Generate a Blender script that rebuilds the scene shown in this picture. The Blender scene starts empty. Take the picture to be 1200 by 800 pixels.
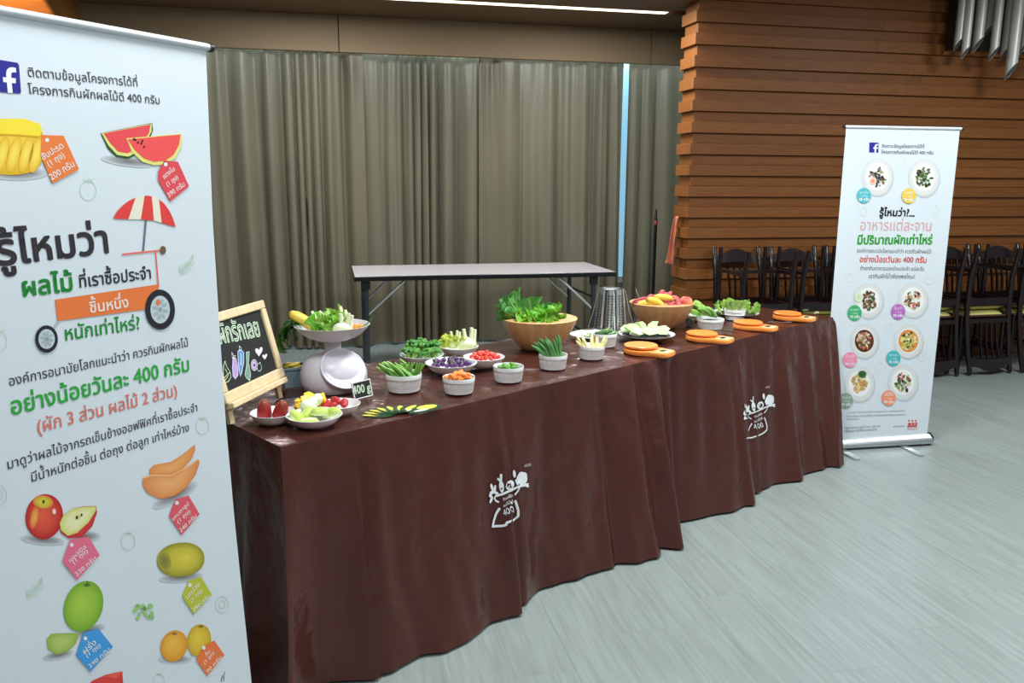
import bpy, math, random
import numpy as np
from mathutils import Vector, Matrix, geometry
random.seed(11)
PI = math.pi
SC = bpy.context.scene
COL = SC.collection

# ------------------------------------------------------------------ camera
FPX = 960.0; HC = 1.6
_yaw = math.radians(-12.5); _pit = math.atan(188/960); _rol = .006
CF = Vector((-math.sin(_yaw)*math.cos(_pit), math.cos(_yaw)*math.cos(_pit), -math.sin(_pit)))
_r = Vector((math.cos(_yaw), math.sin(_yaw), 0)); _u = _r.cross(CF)
CR = _r*math.cos(_rol)+_u*math.sin(_rol); CU = CR.cross(CF)
CC = Vector((0, 0, HC))
cd = bpy.data.cameras.new('camera'); cam = bpy.data.objects.new('camera', cd); COL.objects.link(cam)
cam.matrix_world = Matrix(((CR.x, CU.x, -CF.x, 0), (CR.y, CU.y, -CF.y, 0), (CR.z, CU.z, -CF.z, HC), (0, 0, 0, 1)))
cd.sensor_width = 36; cd.lens = 36*FPX/1200; cd.clip_start = .05; cd.clip_end = 60
SC.camera = cam

# ------------------------------------------------------------------ world, lights, exposure
vs = SC.view_settings
vs.view_transform = 'Standard'; vs.look = 'None'; vs.gamma = 1; vs.use_curve_mapping = False; vs.exposure = 0.0
W = bpy.data.worlds.new('world'); SC.world = W; W.use_nodes = True
W.node_tree.nodes['Background'].inputs[0].default_value = (.80, .93, 1.0, 1)
W.node_tree.nodes['Background'].inputs[1].default_value = .24
def area(name, loc, size, power, col=(.90, .97, 1.0), rot=(0, 0, 0), sy=None):
    l = bpy.data.lights.new(name, 'AREA'); l.energy = power; l.color = col; l.size = size
    if sy: l.shape = 'RECTANGLE'; l.size_y = sy
    o = bpy.data.objects.new(name, l); COL.objects.link(o); o.location = loc; o.rotation_euler = rot
    return o
area('overhead_light', (-.2, 1.6, 3.2), .6, 50)
area('overhead_light', (1.5, 3.1, 3.2), .6, 84)
area('overhead_light', (3.9, 2.6, 3.2), .6, 82)
area('overhead_light', (-.1, 6.5, 3.02), .8, 66)  # added fill to brighten the curtains and back of the hall
area('overhead_light', (2.2, 6.5, 3.02), .8, 52)  # second added fill for the curtain end
area('curtain_fill_light', (1.1, 8.17, 2.88), 7.4, 62, col=(.72, .88, 1), rot=(math.radians(-12), 0, 0), sy=.06)  # added cool strip light hidden behind the pelmet, lights the curtain tops
area('overhead_light', (5.4, 4.2, 3.2), .6, 58)
area('overhead_light', (1.6, -.8, 3.2), .9, 66)
_s = bpy.data.lights.new('downlight', 'SPOT'); _s.energy = 170; _s.color = (1, .62, .24); _s.spot_size = math.radians(56); _s.spot_blend = .12; _s.shadow_soft_size = .02
_so = bpy.data.objects.new('downlight', _s); COL.objects.link(_so); _so.location = (-2.42, 7.12, 3.55); _so.rotation_euler = (math.radians(16), 0, 0)

# ------------------------------------------------------------------ pixel helpers (a photo point on a real plane)
def ray(x, y): return CF+CR*((x-600)/FPX)-CU*((y-400)/FPX)
def Q(x, y, z=0.0):
    d = ray(x, y); return CC+d*((z-HC)/d.z)
def QY(x, y, Y):
    d = ray(x, y); return CC+d*(Y/d.y)
def depth(P): return (Vector(P)-CC).dot(CF)
def M(px, P): return px*depth(P)/FPX          # pixels to metres at a point
class Plane:
    def __init__(s, P, u, v): s.P = Vector(P); s.u = Vector(u).normalized(); s.v = Vector(v).normalized(); s.n = s.u.cross(s.v)
    def px(s, x, y):
        d = ray(x, y); t = (s.P-CC).dot(s.n)/d.dot(s.n); w = CC+d*t-s.P
        return (w.dot(s.u), w.dot(s.v))
    def pt(s, a, b, h=0): return s.P+s.u*a+s.v*b+s.n*h

# ------------------------------------------------------------------ materials
def lin(c):
    c = c/255.0
    return c/12.92 if c <= .04045 else ((c+.055)/1.055)**2.4
def rgb(r, g, b): return (lin(r), lin(g), lin(b), 1)
_m = {}
def mat(name, col=(200, 200, 200), rough=.5, metal=0, spec=.5, noise=0, nscale=20, bump=0, bscale=60, stretch=None, col2=None,
        rnd=0, vcol=False, trans=0, coat=0, emit=None, estr=0, sheen=0, aniso=0, bdist=.01, sss=0):
    if name in _m: return _m[name]
    m = bpy.data.materials.new(name); m.use_nodes = True; nt = m.node_tree; N = nt.nodes; L = nt.links
    b = N['Principled BSDF']; _m[name] = m
    b.inputs['Base Color'].default_value = rgb(*col); b.inputs['Roughness'].default_value = rough; b.inputs['Metallic'].default_value = metal
    b.inputs['Specular IOR Level'].default_value = spec; b.inputs['Coat Weight'].default_value = coat; b.inputs['Sheen Weight'].default_value = sheen
    b.inputs['Anisotropic'].default_value = aniso
    if sss: b.inputs['Subsurface Weight'].default_value = sss; b.inputs['Subsurface Scale'].default_value = .01
    out = None
    if vcol:
        a = N.new('ShaderNodeAttribute'); a.attribute_name = 'Col'; out = a.outputs['Color']
    tc = N.new('ShaderNodeTexCoord'); mp = N.new('ShaderNodeMapping'); L.new(tc.outputs['Object'], mp.inputs[0])
    if stretch: mp.inputs['Scale'].default_value = stretch
    if rnd:                                  # every copy gets its own patch of the pattern
        oi = N.new('ShaderNodeObjectInfo'); ml = N.new('ShaderNodeMath'); ml.operation = 'MULTIPLY'; ml.inputs[1].default_value = 37
        cb = N.new('ShaderNodeCombineXYZ'); L.new(oi.outputs['Random'], ml.inputs[0])
        for k in range(3): L.new(ml.outputs[0], cb.inputs[k])
        L.new(cb.outputs[0], mp.inputs['Location'])
    if noise:
        nz = N.new('ShaderNodeTexNoise'); nz.inputs['Scale'].default_value = nscale; nz.inputs['Detail'].default_value = 5
        L.new(mp.outputs[0], nz.inputs['Vector'])
        cr = N.new('ShaderNodeMapRange'); cr.inputs[1].default_value = .24; cr.inputs[2].default_value = .67
        L.new(nz.outputs['Fac'], cr.inputs[0])
        if col2 is not None:
            mx = N.new('ShaderNodeMix'); mx.data_type = 'RGBA'; L.new(cr.outputs[0], mx.inputs[0])
            mx.inputs[6].default_value = rgb(*col); mx.inputs[7].default_value = rgb(*col2)
            if out: L.new(out, mx.inputs[6])
            out = mx.outputs[2]
        else:
            cr.inputs[3].default_value = 1-noise; cr.inputs[4].default_value = 1+noise
            mx = N.new('ShaderNodeVectorMath'); mx.operation = 'MULTIPLY'
            if out: L.new(out, mx.inputs[0])
            else: mx.inputs[0].default_value = rgb(*col)[:3]
            L.new(cr.outputs[0], mx.inputs[1]); out = mx.outputs[0]
    if rnd and rnd > 0:
        mr = N.new('ShaderNodeMapRange'); mr.inputs[3].default_value = 1-rnd; mr.inputs[4].default_value = 1+rnd
        L.new(oi.outputs['Random'], mr.inputs[0])
        mx = N.new('ShaderNodeVectorMath'); mx.operation = 'MULTIPLY'
        if out: L.new(out, mx.inputs[0])
        else: mx.inputs[0].default_value = rgb(*col)[:3]
        L.new(mr.outputs[0], mx.inputs[1]); out = mx.outputs[0]
    if out: L.new(out, b.inputs['Base Color'])
    if bump:
        n2 = N.new('ShaderNodeTexNoise'); n2.inputs['Scale'].default_value = bscale; n2.inputs['Detail'].default_value = 3
        L.new(mp.outputs[0], n2.inputs['Vector'])
        bp = N.new('ShaderNodeBump'); bp.inputs['Strength'].default_value = bump; bp.inputs['Distance'].default_value = bdist
        L.new(n2.outputs['Fac'], bp.inputs['Height']); L.new(bp.outputs[0], b.inputs['Normal'])
    if emit:
        b.inputs['Emission Color'].default_value = rgb(*emit); b.inputs['Emission Strength'].default_value = estr
    if trans:                                # thin translucent sheet (leaf, curtain)
        t = N.new('ShaderNodeBsdfTranslucent'); ms = N.new('ShaderNodeMixShader'); ms.inputs[0].default_value = trans
        if out: L.new(out, t.inputs[0])
        else: t.inputs[0].default_value = rgb(*col)
        L.new(b.outputs[0], ms.inputs[1]); L.new(t.outputs[0], ms.inputs[2]); L.new(ms.outputs[0], N['Material Output'].inputs[0])
    return m

# ------------------------------------------------------------------ mesh builder
class MB:
    def __init__(s): s.v = []; s.f = []; s.c = []
    def add(s, vs, fs, col=None, cols=None):
        o = len(s.v); s.v += [tuple(p) for p in vs]; s.f += [tuple(i+o for i in f) for f in fs]
        s.c += (cols if cols is not None else [col or (1, 1, 1, 1)]*len(vs)); return s
    def box(s, x0, x1, y0, y1, z0, z1, col=None, bev=0, mtx=None):
        if bev:
            b = bev; vs = []
            for z, i in ((z0, b), (z0+b, 0), (z1-b, 0), (z1, b)):
                vs += [(x0+i, y0+b, z), (x0+b, y0+i, z), (x1-b, y0+i, z), (x1-i, y0+b, z), (x1-i, y1-b, z), (x1-b, y1-i, z), (x0+b, y1-i, z), (x0+i, y1-b, z)]
            fs = [tuple(reversed(range(8))), tuple(range(24, 32))]
            for r in range(3):
                for k in range(8): fs.append((r*8+k, r*8+(k+1) % 8, r*8+8+(k+1) % 8, r*8+8+k))
        else:
            vs = [(x0, y0, z0), (x1, y0, z0), (x1, y1, z0), (x0, y1, z0), (x0, y0, z1), (x1, y0, z1), (x1, y1, z1), (x0, y1, z1)]
            fs = [(3, 2, 1, 0), (4, 5, 6, 7), (0, 1, 5, 4), (1, 2, 6, 5), (2, 3, 7, 6), (3, 0, 4, 7)]
        if mtx is not None: vs = [tuple(mtx @ Vector(v)) for v in vs]
        return s.add(vs, fs, col)
    def prism(s, poly, z0, z1, mtx=None, col=None):
        n = len(poly); vs = [(x, y, z0) for x, y in poly]+[(x, y, z1) for x, y in poly]
        fs = [tuple(reversed(range(n))), tuple(range(n, 2*n))]+[(k, (k+1) % n, n+(k+1) % n, n+k) for k in range(n)]
        if mtx is not None: vs = [tuple(mtx @ Vector(v)) for v in vs]
        return s.add(vs, fs, col)
    def lathe(s, prof, n=32, at=(0, 0, 0), flute=None, mtx=None, col=None, colf=None, sx=1, sy=1):
        vs = []; cs = []
        for i, (r, z) in enumerate(prof):
            for k in range(n):
                a = 2*PI*k/n; rr = r
                if flute and flute[0] <= i <= flute[1]: rr = r*(1-flute[3]*(k % flute[2] == 0))
                vs.append(Vector((rr*math.cos(a)*sx, rr*math.sin(a)*sy, z))); cs.append(colf(i/(len(prof)-1), a) if colf else (col or (1, 1, 1, 1)))
        fs = []
        for i in range(len(prof)-1):
            for k in range(n): fs.append((i*n+k, i*n+(k+1) % n, (i+1)*n+(k+1) % n, (i+1)*n+k))
        if prof[0][0] > 1e-6: fs.append(tuple(reversed(range(n))))
        if prof[-1][0] > 1e-6: fs.append(tuple(range((len(prof)-1)*n, len(prof)*n)))
        if mtx is not None: vs = [mtx @ v for v in vs]
        vs = [(v.x+at[0], v.y+at[1], v.z+at[2]) for v in vs]
        return s.add(vs, fs, cols=cs)
    def tube(s, path, r, n=8, col=None, colf=None, flat=1.0, cap=True):
        P = [Vector(p) for p in path]; m = len(P); R = r if isinstance(r, (list, tuple)) else [r]*m
        vs = []; cs = []; side = None
        for i in range(m):
            t = (P[min(i+1, m-1)]-P[max(i-1, 0)]).normalized()
            if side is None:
                a = Vector((0, 0, 1)) if abs(t.z) < .9 else Vector((1, 0, 0)); side = t.cross(a).normalized()
            else: side = (side-t*side.dot(t)).normalized()
            up = t.cross(side)
            for k in range(n):
                a = 2*PI*k/n; vs.append(P[i]+(side*math.cos(a)+up*math.sin(a)*flat)*R[i]); cs.append(colf(i/(m-1), a) if colf else (col or (1, 1, 1, 1)))
        fs = [(i*n+k, i*n+(k+1) % n, (i+1)*n+(k+1) % n, (i+1)*n+k) for i in range(m-1) for k in range(n)]
        if cap: fs += [tuple(reversed(range(n))), tuple(range((m-1)*n, m*n))]
        return s.add(vs, fs, cols=cs)
    def grid(s, fn, nu, nv, colf=None, col=None):
        vs = []; cs = []
        for i in range(nu+1):
            for j in range(nv+1):
                u = i/nu; v = j/nv; vs.append(fn(u, v)); cs.append(colf(u, v) if colf else (col or (1, 1, 1, 1)))
        fs = [(i*(nv+1)+j, (i+1)*(nv+1)+j, (i+1)*(nv+1)+j+1, i*(nv+1)+j+1) for i in range(nu) for j in range(nv)]
        return s.add(vs, fs, cols=cs)
    def blob(s, at, rx, ry, rz, n=14, m=9, mtx=None, fn=None, colf=None, col=None):
        prof = []
        vs = []; cs = []
        for i in range(m+1):
            th = PI*i/m
            for k in range(n):
                a = 2*PI*k/n; p = Vector((math.sin(th)*math.cos(a), math.sin(th)*math.sin(a), -math.cos(th)))
                q = Vector((p.x*rx, p.y*ry, p.z*rz))
                if fn: q = fn(q, p)
                if mtx is not None: q = mtx @ q
                vs.append(q+Vector(at)); cs.append(colf(p) if colf else (col or (1, 1, 1, 1)))
        fs = [(i*n+k, i*n+(k+1) % n, (i+1)*n+(k+1) % n, (i+1)*n+k) for i in range(m) for k in range(n)]
        return s.add(vs, fs, cols=cs)
    def mesh(s, name, m, smooth=True, ang=35, thick=0):
        me = bpy.data.meshes.new(name); me.from_pydata(s.v, [], s.f); me.validate(); me.update()
        if m is not None: me.materials.append(m)
        if any(c != (1, 1, 1, 1) for c in s.c) and len(me.vertices) == len(s.c):
            a = me.color_attributes.new('Col', 'FLOAT_COLOR', 'POINT'); a.data.foreach_set('color', [x for c in s.c for x in c])
        if smooth:
            me.shade_smooth()
            if ang: me.set_sharp_from_angle(angle=math.radians(ang))
        return me
    def obj(s, name, m, parent=None, smooth=True, ang=35, loc=None, rot=None, thick=0):
        o = bpy.data.objects.new(name, s.mesh(name, m, smooth, ang)); COL.objects.link(o)
        if parent is not None: o.parent = parent
        if loc is not None: o.location = loc
        if rot is not None: o.rotation_euler = rot
        if thick:
            md = o.modifiers.new('thickness', 'SOLIDIFY'); md.thickness = thick; md.offset = 0
        return o
def tag(o, label, cat, group=None, kind=None):
    o['label'] = label; o['category'] = cat
    if group: o['group'] = group
    if kind: o['kind'] = kind
    return o
def thing(name, label, cat, loc=(0, 0, 0), rz=0, group=None):
    o = bpy.data.objects.new(name, None); COL.objects.link(o); o.empty_display_size = .05; o.location = loc; o.rotation_euler = (0, 0, rz)
    return tag(o, label, cat, group)
def structure(o): o['kind'] = 'structure'; return o
def copy_tree(o, parent=None):
    c = o.copy(); COL.objects.link(c); c.parent = parent
    for ch in [x for x in o.children]: copy_tree(ch, c)
    return c
def interp(a, b, t): return tuple(a[i]*(1-t)+b[i]*t for i in range(len(a)))

# ------------------------------------------------------------------ lettering: one polygon set per glyph
_g = {}
def glyph(ch):
    if ch in _g: return _g[ch]
    def ev(s):
        c = bpy.data.curves.new('t', 'FONT'); c.body = s; c.resolution_u = 2; c.fill_mode = 'NONE'
        o = bpy.data.objects.new('t', c); COL.objects.link(o); bpy.context.view_layer.update()
        m = o.to_mesh(); V = [(v.co.x, v.co.y) for v in m.vertices]; E = [tuple(e.vertices) for e in m.edges]
        o.to_mesh_clear(); bpy.data.objects.remove(o); bpy.data.curves.remove(c); return V, E
    if ch == ' ': _g[ch] = ([], .26); return _g[ch]
    V2, _ = ev(ch+'|'); V1, _ = ev('|'); adv = max(v[0] for v in V2)-max(v[0] for v in V1)
    V, E = ev(ch); nb = {}
    for a, b in E: nb.setdefault(a, []).append(b); nb.setdefault(b, []).append(a)
    seen = set(); loops = []
    for st in nb:
        if st in seen: continue
        lp = [st]; seen.add(st); cur = st
        while True:
            nx = [k for k in nb[cur] if k not in seen]
            if not nx: break
            cur = min(nx) if cur == st else nx[0]; seen.add(cur); lp.append(cur)
        if len(lp) > 2: loops.append([V[k] for k in lp])
    def ar(l): return sum(l[i-1][0]*l[i][1]-l[i][0]*l[i-1][1] for i in range(len(l)))/2
    def inside(p, l):
        r = False
        for i in range(len(l)):
            x0, y0 = l[i-1]; x1, y1 = l[i]
            if (y0 > p[1]) != (y1 > p[1]) and p[0] < (x1-x0)*(p[1]-y0)/(y1-y0+1e-12)+x0: r = not r
        return r
    loops.sort(key=lambda l: -abs(ar(l))); out = []
    sg = 1 if loops and ar(loops[0]) > 0 else -1
    polys = [[l] for l in loops if ar(l)*sg > 0]
    for h in [l for l in loops if ar(l)*sg <= 0]:
        for p in reversed(polys):
            if inside(h[0], p[0]): p.append(h); break
    for p in polys:
        pts = [q for l in p for q in l]
        tr = geometry.tessellate_polygon([[Vector((x, y, 0)) for x, y in l] for l in p])
        out.append((pts, [tuple(t) for t in tr], p))
    _g[ch] = (out, adv); return _g[ch]
UP = 'ัิีึืํ็'; TONE = '่้๊๋์'
def layout(s):
    x = 0; res = []
    for i, ch in enumerate(s):
        g, adv = glyph(ch); dy = 0; dx = 0
        if ch in TONE and i > 0 and (s[i-1] in UP or (i+1 < len(s) and s[i+1] == 'ำ')): dy = .20
        if (ch in UP or ch in TONE) and i > 0 and (s[i-1] in 'ปฝฟ' or (s[i-1] in UP and i > 1 and s[i-2] in 'ปฝฟ')): dx = -.14
        res.append((g, x+dx, dy)); x += adv if (ch not in UP and ch not in TONE and ch not in 'ุู') else 0
    return res, x
class Print:
    """flat print on a plane: everything in one mesh with a colour per vertex"""
    def __init__(s, plane, base=.0006, step=.00025): s.pl = plane; s.b = base; s.st = step; s.mb = MB()
    def h(s, layer): return s.b+s.st*layer
    def poly2(s, pts, col, layer=0):
        tr = geometry.tessellate_polygon([[Vector((a, b, 0)) for a, b in pts]])
        s.mb.add([s.pl.pt(a, b, s.h(layer)) for a, b in pts], tr, rgb(*col))
    def poly(s, pts, col, layer=0): s.poly2([s.pl.px(*p) for p in pts], col, layer)
    def fan(s, c, pts, c0, c1, layer=0):
        n = len(pts); cp = s.pl.px(*c); P = [s.pl.px(*p) for p in pts]
        cp2 = [(cp[0]+(p[0]-cp[0])*.6, cp[1]+(p[1]-cp[1])*.6) for p in P]; mid = interp(rgb(*c0), rgb(*c1), .4)
        h = s.h(layer)
        s.mb.add([s.pl.pt(*cp, h)]+[s.pl.pt(*p, h) for p in cp2]+[s.pl.pt(*p, h) for p in P],
                 [(0, 1+k, 1+(k+1) % n) for k in range(n)]+[(1+k, 1+n+k, 1+n+(k+1) % n, 1+(k+1) % n) for k in range(n)],
                 cols=[rgb(*c0)]+[mid]*n+[rgb(*c1)]*n)
    def ell(s, cx, cy, rx, ry, c0, c1=None, rot=0, layer=0, n=28, off=(0, 0), sq=2):
        pts = []
        for k in range(n):
            a = 2*PI*k/n; x = rx*math.copysign(abs(math.cos(a))**(2/sq), math.cos(a)); y = ry*math.copysign(abs(math.sin(a))**(2/sq), math.sin(a))
            pts.append((cx+x*math.cos(rot)-y*math.sin(rot), cy+x*math.sin(rot)+y*math.cos(rot)))
        s.fan((cx+off[0], cy+off[1]), pts, c0, c1 or c0, layer)
    def stroke2(s, P, w, col, layer=0, closed=False):
        if closed: P = P+[P[0]]
        vs = []
        for i, p in enumerate(P):
            a = P[max(i-1, 0)]; b = P[min(i+1, len(P)-1)]
            dx, dy = b[0]-a[0], b[1]-a[1]; L = math.hypot(dx, dy) or 1; nx, ny = -dy/L*w/2, dx/L*w/2
            vs += [s.pl.pt(p[0]+nx, p[1]+ny, s.h(layer)), s.pl.pt(p[0]-nx, p[1]-ny, s.h(layer))]
        s.mb.add(vs, [(2*i, 2*i+1, 2*i+3, 2*i+2) for i in range(len(P)-1)], rgb(*col))
    def stroke(s, pts, wpx, col, layer=0, closed=False):
        P = [s.pl.px(*p) for p in pts]; m = s.pl.pt(*P[0]); s.stroke2(P, M(wpx, m), col, layer, closed)
    def ring(s, cx, cy, rx, ry, wpx, col, layer=0, rot=0, n=24):
        s.stroke([(cx+rx*math.cos(2*PI*k/n)*math.cos(rot)-ry*math.sin(2*PI*k/n)*math.sin(rot), cy+rx*math.cos(2*PI*k/n)*math.sin(rot)+ry*math.sin(2*PI*k/n)*math.cos(rot)) for k in range(n)], wpx, col, layer, True)
    def text(s, t, p0, p1, col, bold=0, layer=1, ys=1.0, out=None):
        a = s.pl.px(*p0); b = s.pl.px(*p1); W_ = math.hypot(b[0]-a[0], b[1]-a[1]); th = math.atan2(b[1]-a[1], b[0]-a[0])
        g, w = layout(t); k = W_/w; c, sn = math.cos(th), math.sin(th)
        def T(x, y): x, y = x*k, y*k*ys; return (a[0]+x*c-y*sn, a[1]+x*sn+y*c)
        for polys, x0, dy in g:
            for pts, tr, lps in polys:
                if bold < 9: s.mb.add([s.pl.pt(*T(x+x0, y+dy), s.h(layer)) for x, y in pts], tr, rgb(*col))
                if bold:
                    bb = bold if bold < 9 else .055
                    for l in lps: s.stroke2([T(x+x0, y+dy) for x, y in l], bb*k, col if not out else out, layer, True)
    def obj(s, name, parent, m=None):
        return s.mb.obj(name, m or mat('print_ink', vcol=True, rough=.55, spec=.3), parent, smooth=False)
# ================================================================== SETTING
# floor: vinyl planks running away from the camera, across to the curtain wall
fm = mat('vinyl_plank', (128, 135, 132), rough=.33, spec=.4, noise=1, nscale=7, stretch=(8, .45, 1), col2=(146, 155, 151), rnd=.02, bump=.03, bscale=90)
b = MB(); b.box(-6, 10, -4, 8.4, -.08, -.004)
floor = structure(b.obj('floor', mat('floor_base', (128, 135, 132), rough=.45, noise=.12, nscale=6, stretch=(9, .7, 1)), smooth=False))
PW, PL = .205, 1.30
b = MB(); b.box(0, PW-.0003, 0, PL-.0003, -.004, .0, bev=.0002)
pm = b.mesh('plank', fm, smooth=False)
k = 0
for i in range(int(8.4/PW)):
    x = -1.3+i*PW; off = ((i*.43) % 1)*PL
    y = .9-off
    while y < 8.1:
        if y+PL > 1.2:
            o = bpy.data.objects.new('plank', pm); COL.objects.link(o); o.parent = floor; o.location = (x, y, 0); k += 1
        y += PL
YC = 8.0
# back wall, window, pelmet, ceiling
b = MB()
b.box(-6, -2.7, 8.22, 8.4, 0, 3.6); b.box(4.9, 10, 8.22, 8.4, 0, 3.6); b.box(-2.7, 4.9, 8.22, 8.4, 0, .55); b.box(-2.7, 4.9, 8.22, 8.4, 2.9, 3.6)
structure(b.obj('wall_back', mat('plaster', (120, 118, 110), rough=.9, noise=.05), smooth=False))
win = MB(); WXS = [-2.7, -1.18, .34, 1.86, 3.38, 4.9]
for x0 in WXS: win.box(max(x0-.025, -2.7), min(x0+.025, 4.9), 8.24, 8.30, .55, 2.9)
for z0 in (.55, 2.84): win.box(-2.7, 4.9, 8.24, 8.30, z0, z0+.06)
win = structure(win.obj('window_1', mat('window_frame', (190, 195, 198), rough=.4), smooth=False))
for x0, x1 in zip(WXS, WXS[1:]):
    b = MB(); b.box(x0+.025, x1-.025, 8.265, 8.27, .61, 2.84); b.obj('pane', mat('daylit_pane', (150, 195, 220), rough=.3, emit=(140, 195, 225), estr=.62), win, smooth=False)
woodc = mat('soffit_wood', (104, 76, 50), rough=.5, noise=.12, nscale=5, stretch=(1, 8, 8))
b = MB(); b.box(-1.96, 7.5, 7.13, 8.22, 3.04, 3.12); b.box(-1.96, 2.95, 6.3, 7.03, 3.04, 3.14); b.box(-1.96, 7.5, 7.03, 7.13, 3.09, 3.14)
b.box(2.95, 7.5, 6.75, 7.05, 3.06, 3.14)
structure(b.obj('ceiling', woodc, smooth=False))
b = MB(); b.box(.1, 2.93, 7.035, 7.125, 3.040, 3.088)
tag(b.obj('cove_light', mat('cove_glow', (255, 240, 210), emit=(255, 238, 205), estr=3.2), smooth=False), 'long glowing strip light set in the brown ceiling above the curtain', 'light')
tr = bpy.data.objects.new('trim_1', None); COL.objects.link(tr); structure(tr)
pm_ = mat('pelmet_panel', (142, 119, 90), rough=.7, noise=.06, nscale=90, rnd=.03)
for x0, x1 in ((-3.0, .135), (.142, 3.11), (3.117, 5.4)):
    b = MB(); b.box(x0, x1, 7.86, 7.92, 2.725, 3.04, bev=.004); b.obj('panel', pm_, tr, smooth=False)
b = MB(); b.box(-3.0, 5.4, 7.922, 7.935, 2.73, 3.04); b.obj('light_stop_board', mat('light_stop_dark', (40, 34, 28), rough=.8), tr, False)  # added board, stops the strip light leaking through the panel joints
# pier at far left, washed by the amber downlight
b = MB(); b.box(-3.6, -1.98, 7.35, 7.86, 0, 3.8)
structure(b.obj('wall_left', mat('pier_wood', (150, 96, 44), rough=.5, noise=.1, nscale=5, stretch=(1, 1, 7)), smooth=False))
# slatted screen wall
WX, WY = 2.965, 6.5
b = MB(); b.box(WX+.02, 8.6, WY+.02, WY+.24, 0, 3.6)
wr = structure(b.obj('wall_right', mat('screen_core', (46, 28, 16), rough=.8), smooth=False))
bw = mat('slat_wood', (122, 70, 30), rough=.5, spec=.35, noise=1, nscale=5, stretch=(1.2, 9, 16), col2=(138, 85, 40), rnd=.09, bump=.05, bscale=60)
rng = random.Random(3); cuts = [WX, 4.7, 6.5, 8.6]
for kk in range(-6, 16):
    zb = .959+.1735*kk
    if zb+.17 < 0: continue
    for (z0, z1, pr) in ((zb, zb+.09, .032), (zb+.09, zb+.1735, .0)):
        z0 = max(z0, .0)
        if z1 <= z0 or z0 > 3.55: continue
        sh = rng.uniform(-.5, .5)
        xs = [WX-pr, 4.7+sh, 6.6+sh, 8.6]
        for q in range(3):
            b = MB(); b.box(xs[q]+.0008, xs[q+1], WY-pr, WY+.02, z0+.001, z1-.001, bev=.0015); b.obj('slat', bw, wr, smooth=False)
        b = MB(); b.box(WX-pr, WX+.02, WY+.02, WY+.25, z0+.001, z1-.001, bev=.0015); b.obj('slat', bw, wr, smooth=False)

# the rest of the hall's shell, outside the frame: ceiling over the room and the dark left wall
b = MB(); b.box(-4.2, 8.6, -4, 6.3, 3.35, 3.45); structure(b.obj('ceiling', mat('ceiling_board', (150, 140, 126), rough=.9, noise=.04), smooth=False))
b = MB(); b.box(-4.3, -4.2, -4, 8.4, 0, 3.45); structure(b.obj('wall_left', mat('dark_panel', (70, 46, 30), rough=.6, noise=.1, nscale=4, stretch=(1, 1, 6)), smooth=False))

# ---- curtains
cm = mat('curtain_fabric', (123, 114, 93), rough=.33, spec=.45, noise=.10, nscale=3, stretch=(1, 1, .4), trans=.22, bump=.12, bscale=14, bdist=.02)
def curtain(x0, x1, seed, label, top=2.76, lean=0, dy=0):
    r = random.Random(seed); n = int((x1-x0)/.014)
    ph = []; p = 0
    for i in range(n+1): ph.append(p); p += .014*(2*PI)/(.27+.14*math.sin(i*.014*2.9+seed*1.7)+.07*math.sin(i*.014*7.9+seed))
    def f(u, v):
        x = x0+(x1-x0)*u; i = min(int(u*n), n); z = .02+(top-.02)*v
        am = .074*(.75+.35*math.sin(x*2.3+seed))*(1-.25*v)
        s = math.sin(ph[i]+.35*math.sin(z*1.3+x)); s = .75*math.copysign(abs(s)**.8, s)+.35*math.sin(ph[i]*2.37+1.1*math.sin(z*.9))*(.6+.4*math.sin(x*3.3))
        pinch = .006*math.sin(ph[i]*2.9)*v**6
        d = am*s+.018*math.sin(x*4.7+seed*2)+.010*math.sin(x*31+z*.8)+pinch
        hem = .012*math.sin(z*46)*math.exp(-z*5)
        return (x+lean*(1-v)*u+.012*math.cos(ph[i]), YC-.02+dy+d+hem*math.sin(x*9), z)
    b = MB(); b.grid(f, n, 40)
    o = b.obj('curtain', cm, None, True, None); tag(o, label, 'curtain', None); return o
curtain(-2.9, .34, 2.0, 'grey-beige curtain just right of the near banner, left end of the row')
curtain(.10, 1.74, 5.0, 'grey-beige curtain hanging behind the left half of the folding table', dy=.085)
curtain(1.42, 2.888, 7.4, 'grey-beige curtain whose right edge meets the pale blue slit of window', lean=.03)
curtain(2.925, 4.6, 3.1, 'grey-beige curtain between the window slit and the slatted wood wall')

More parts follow.
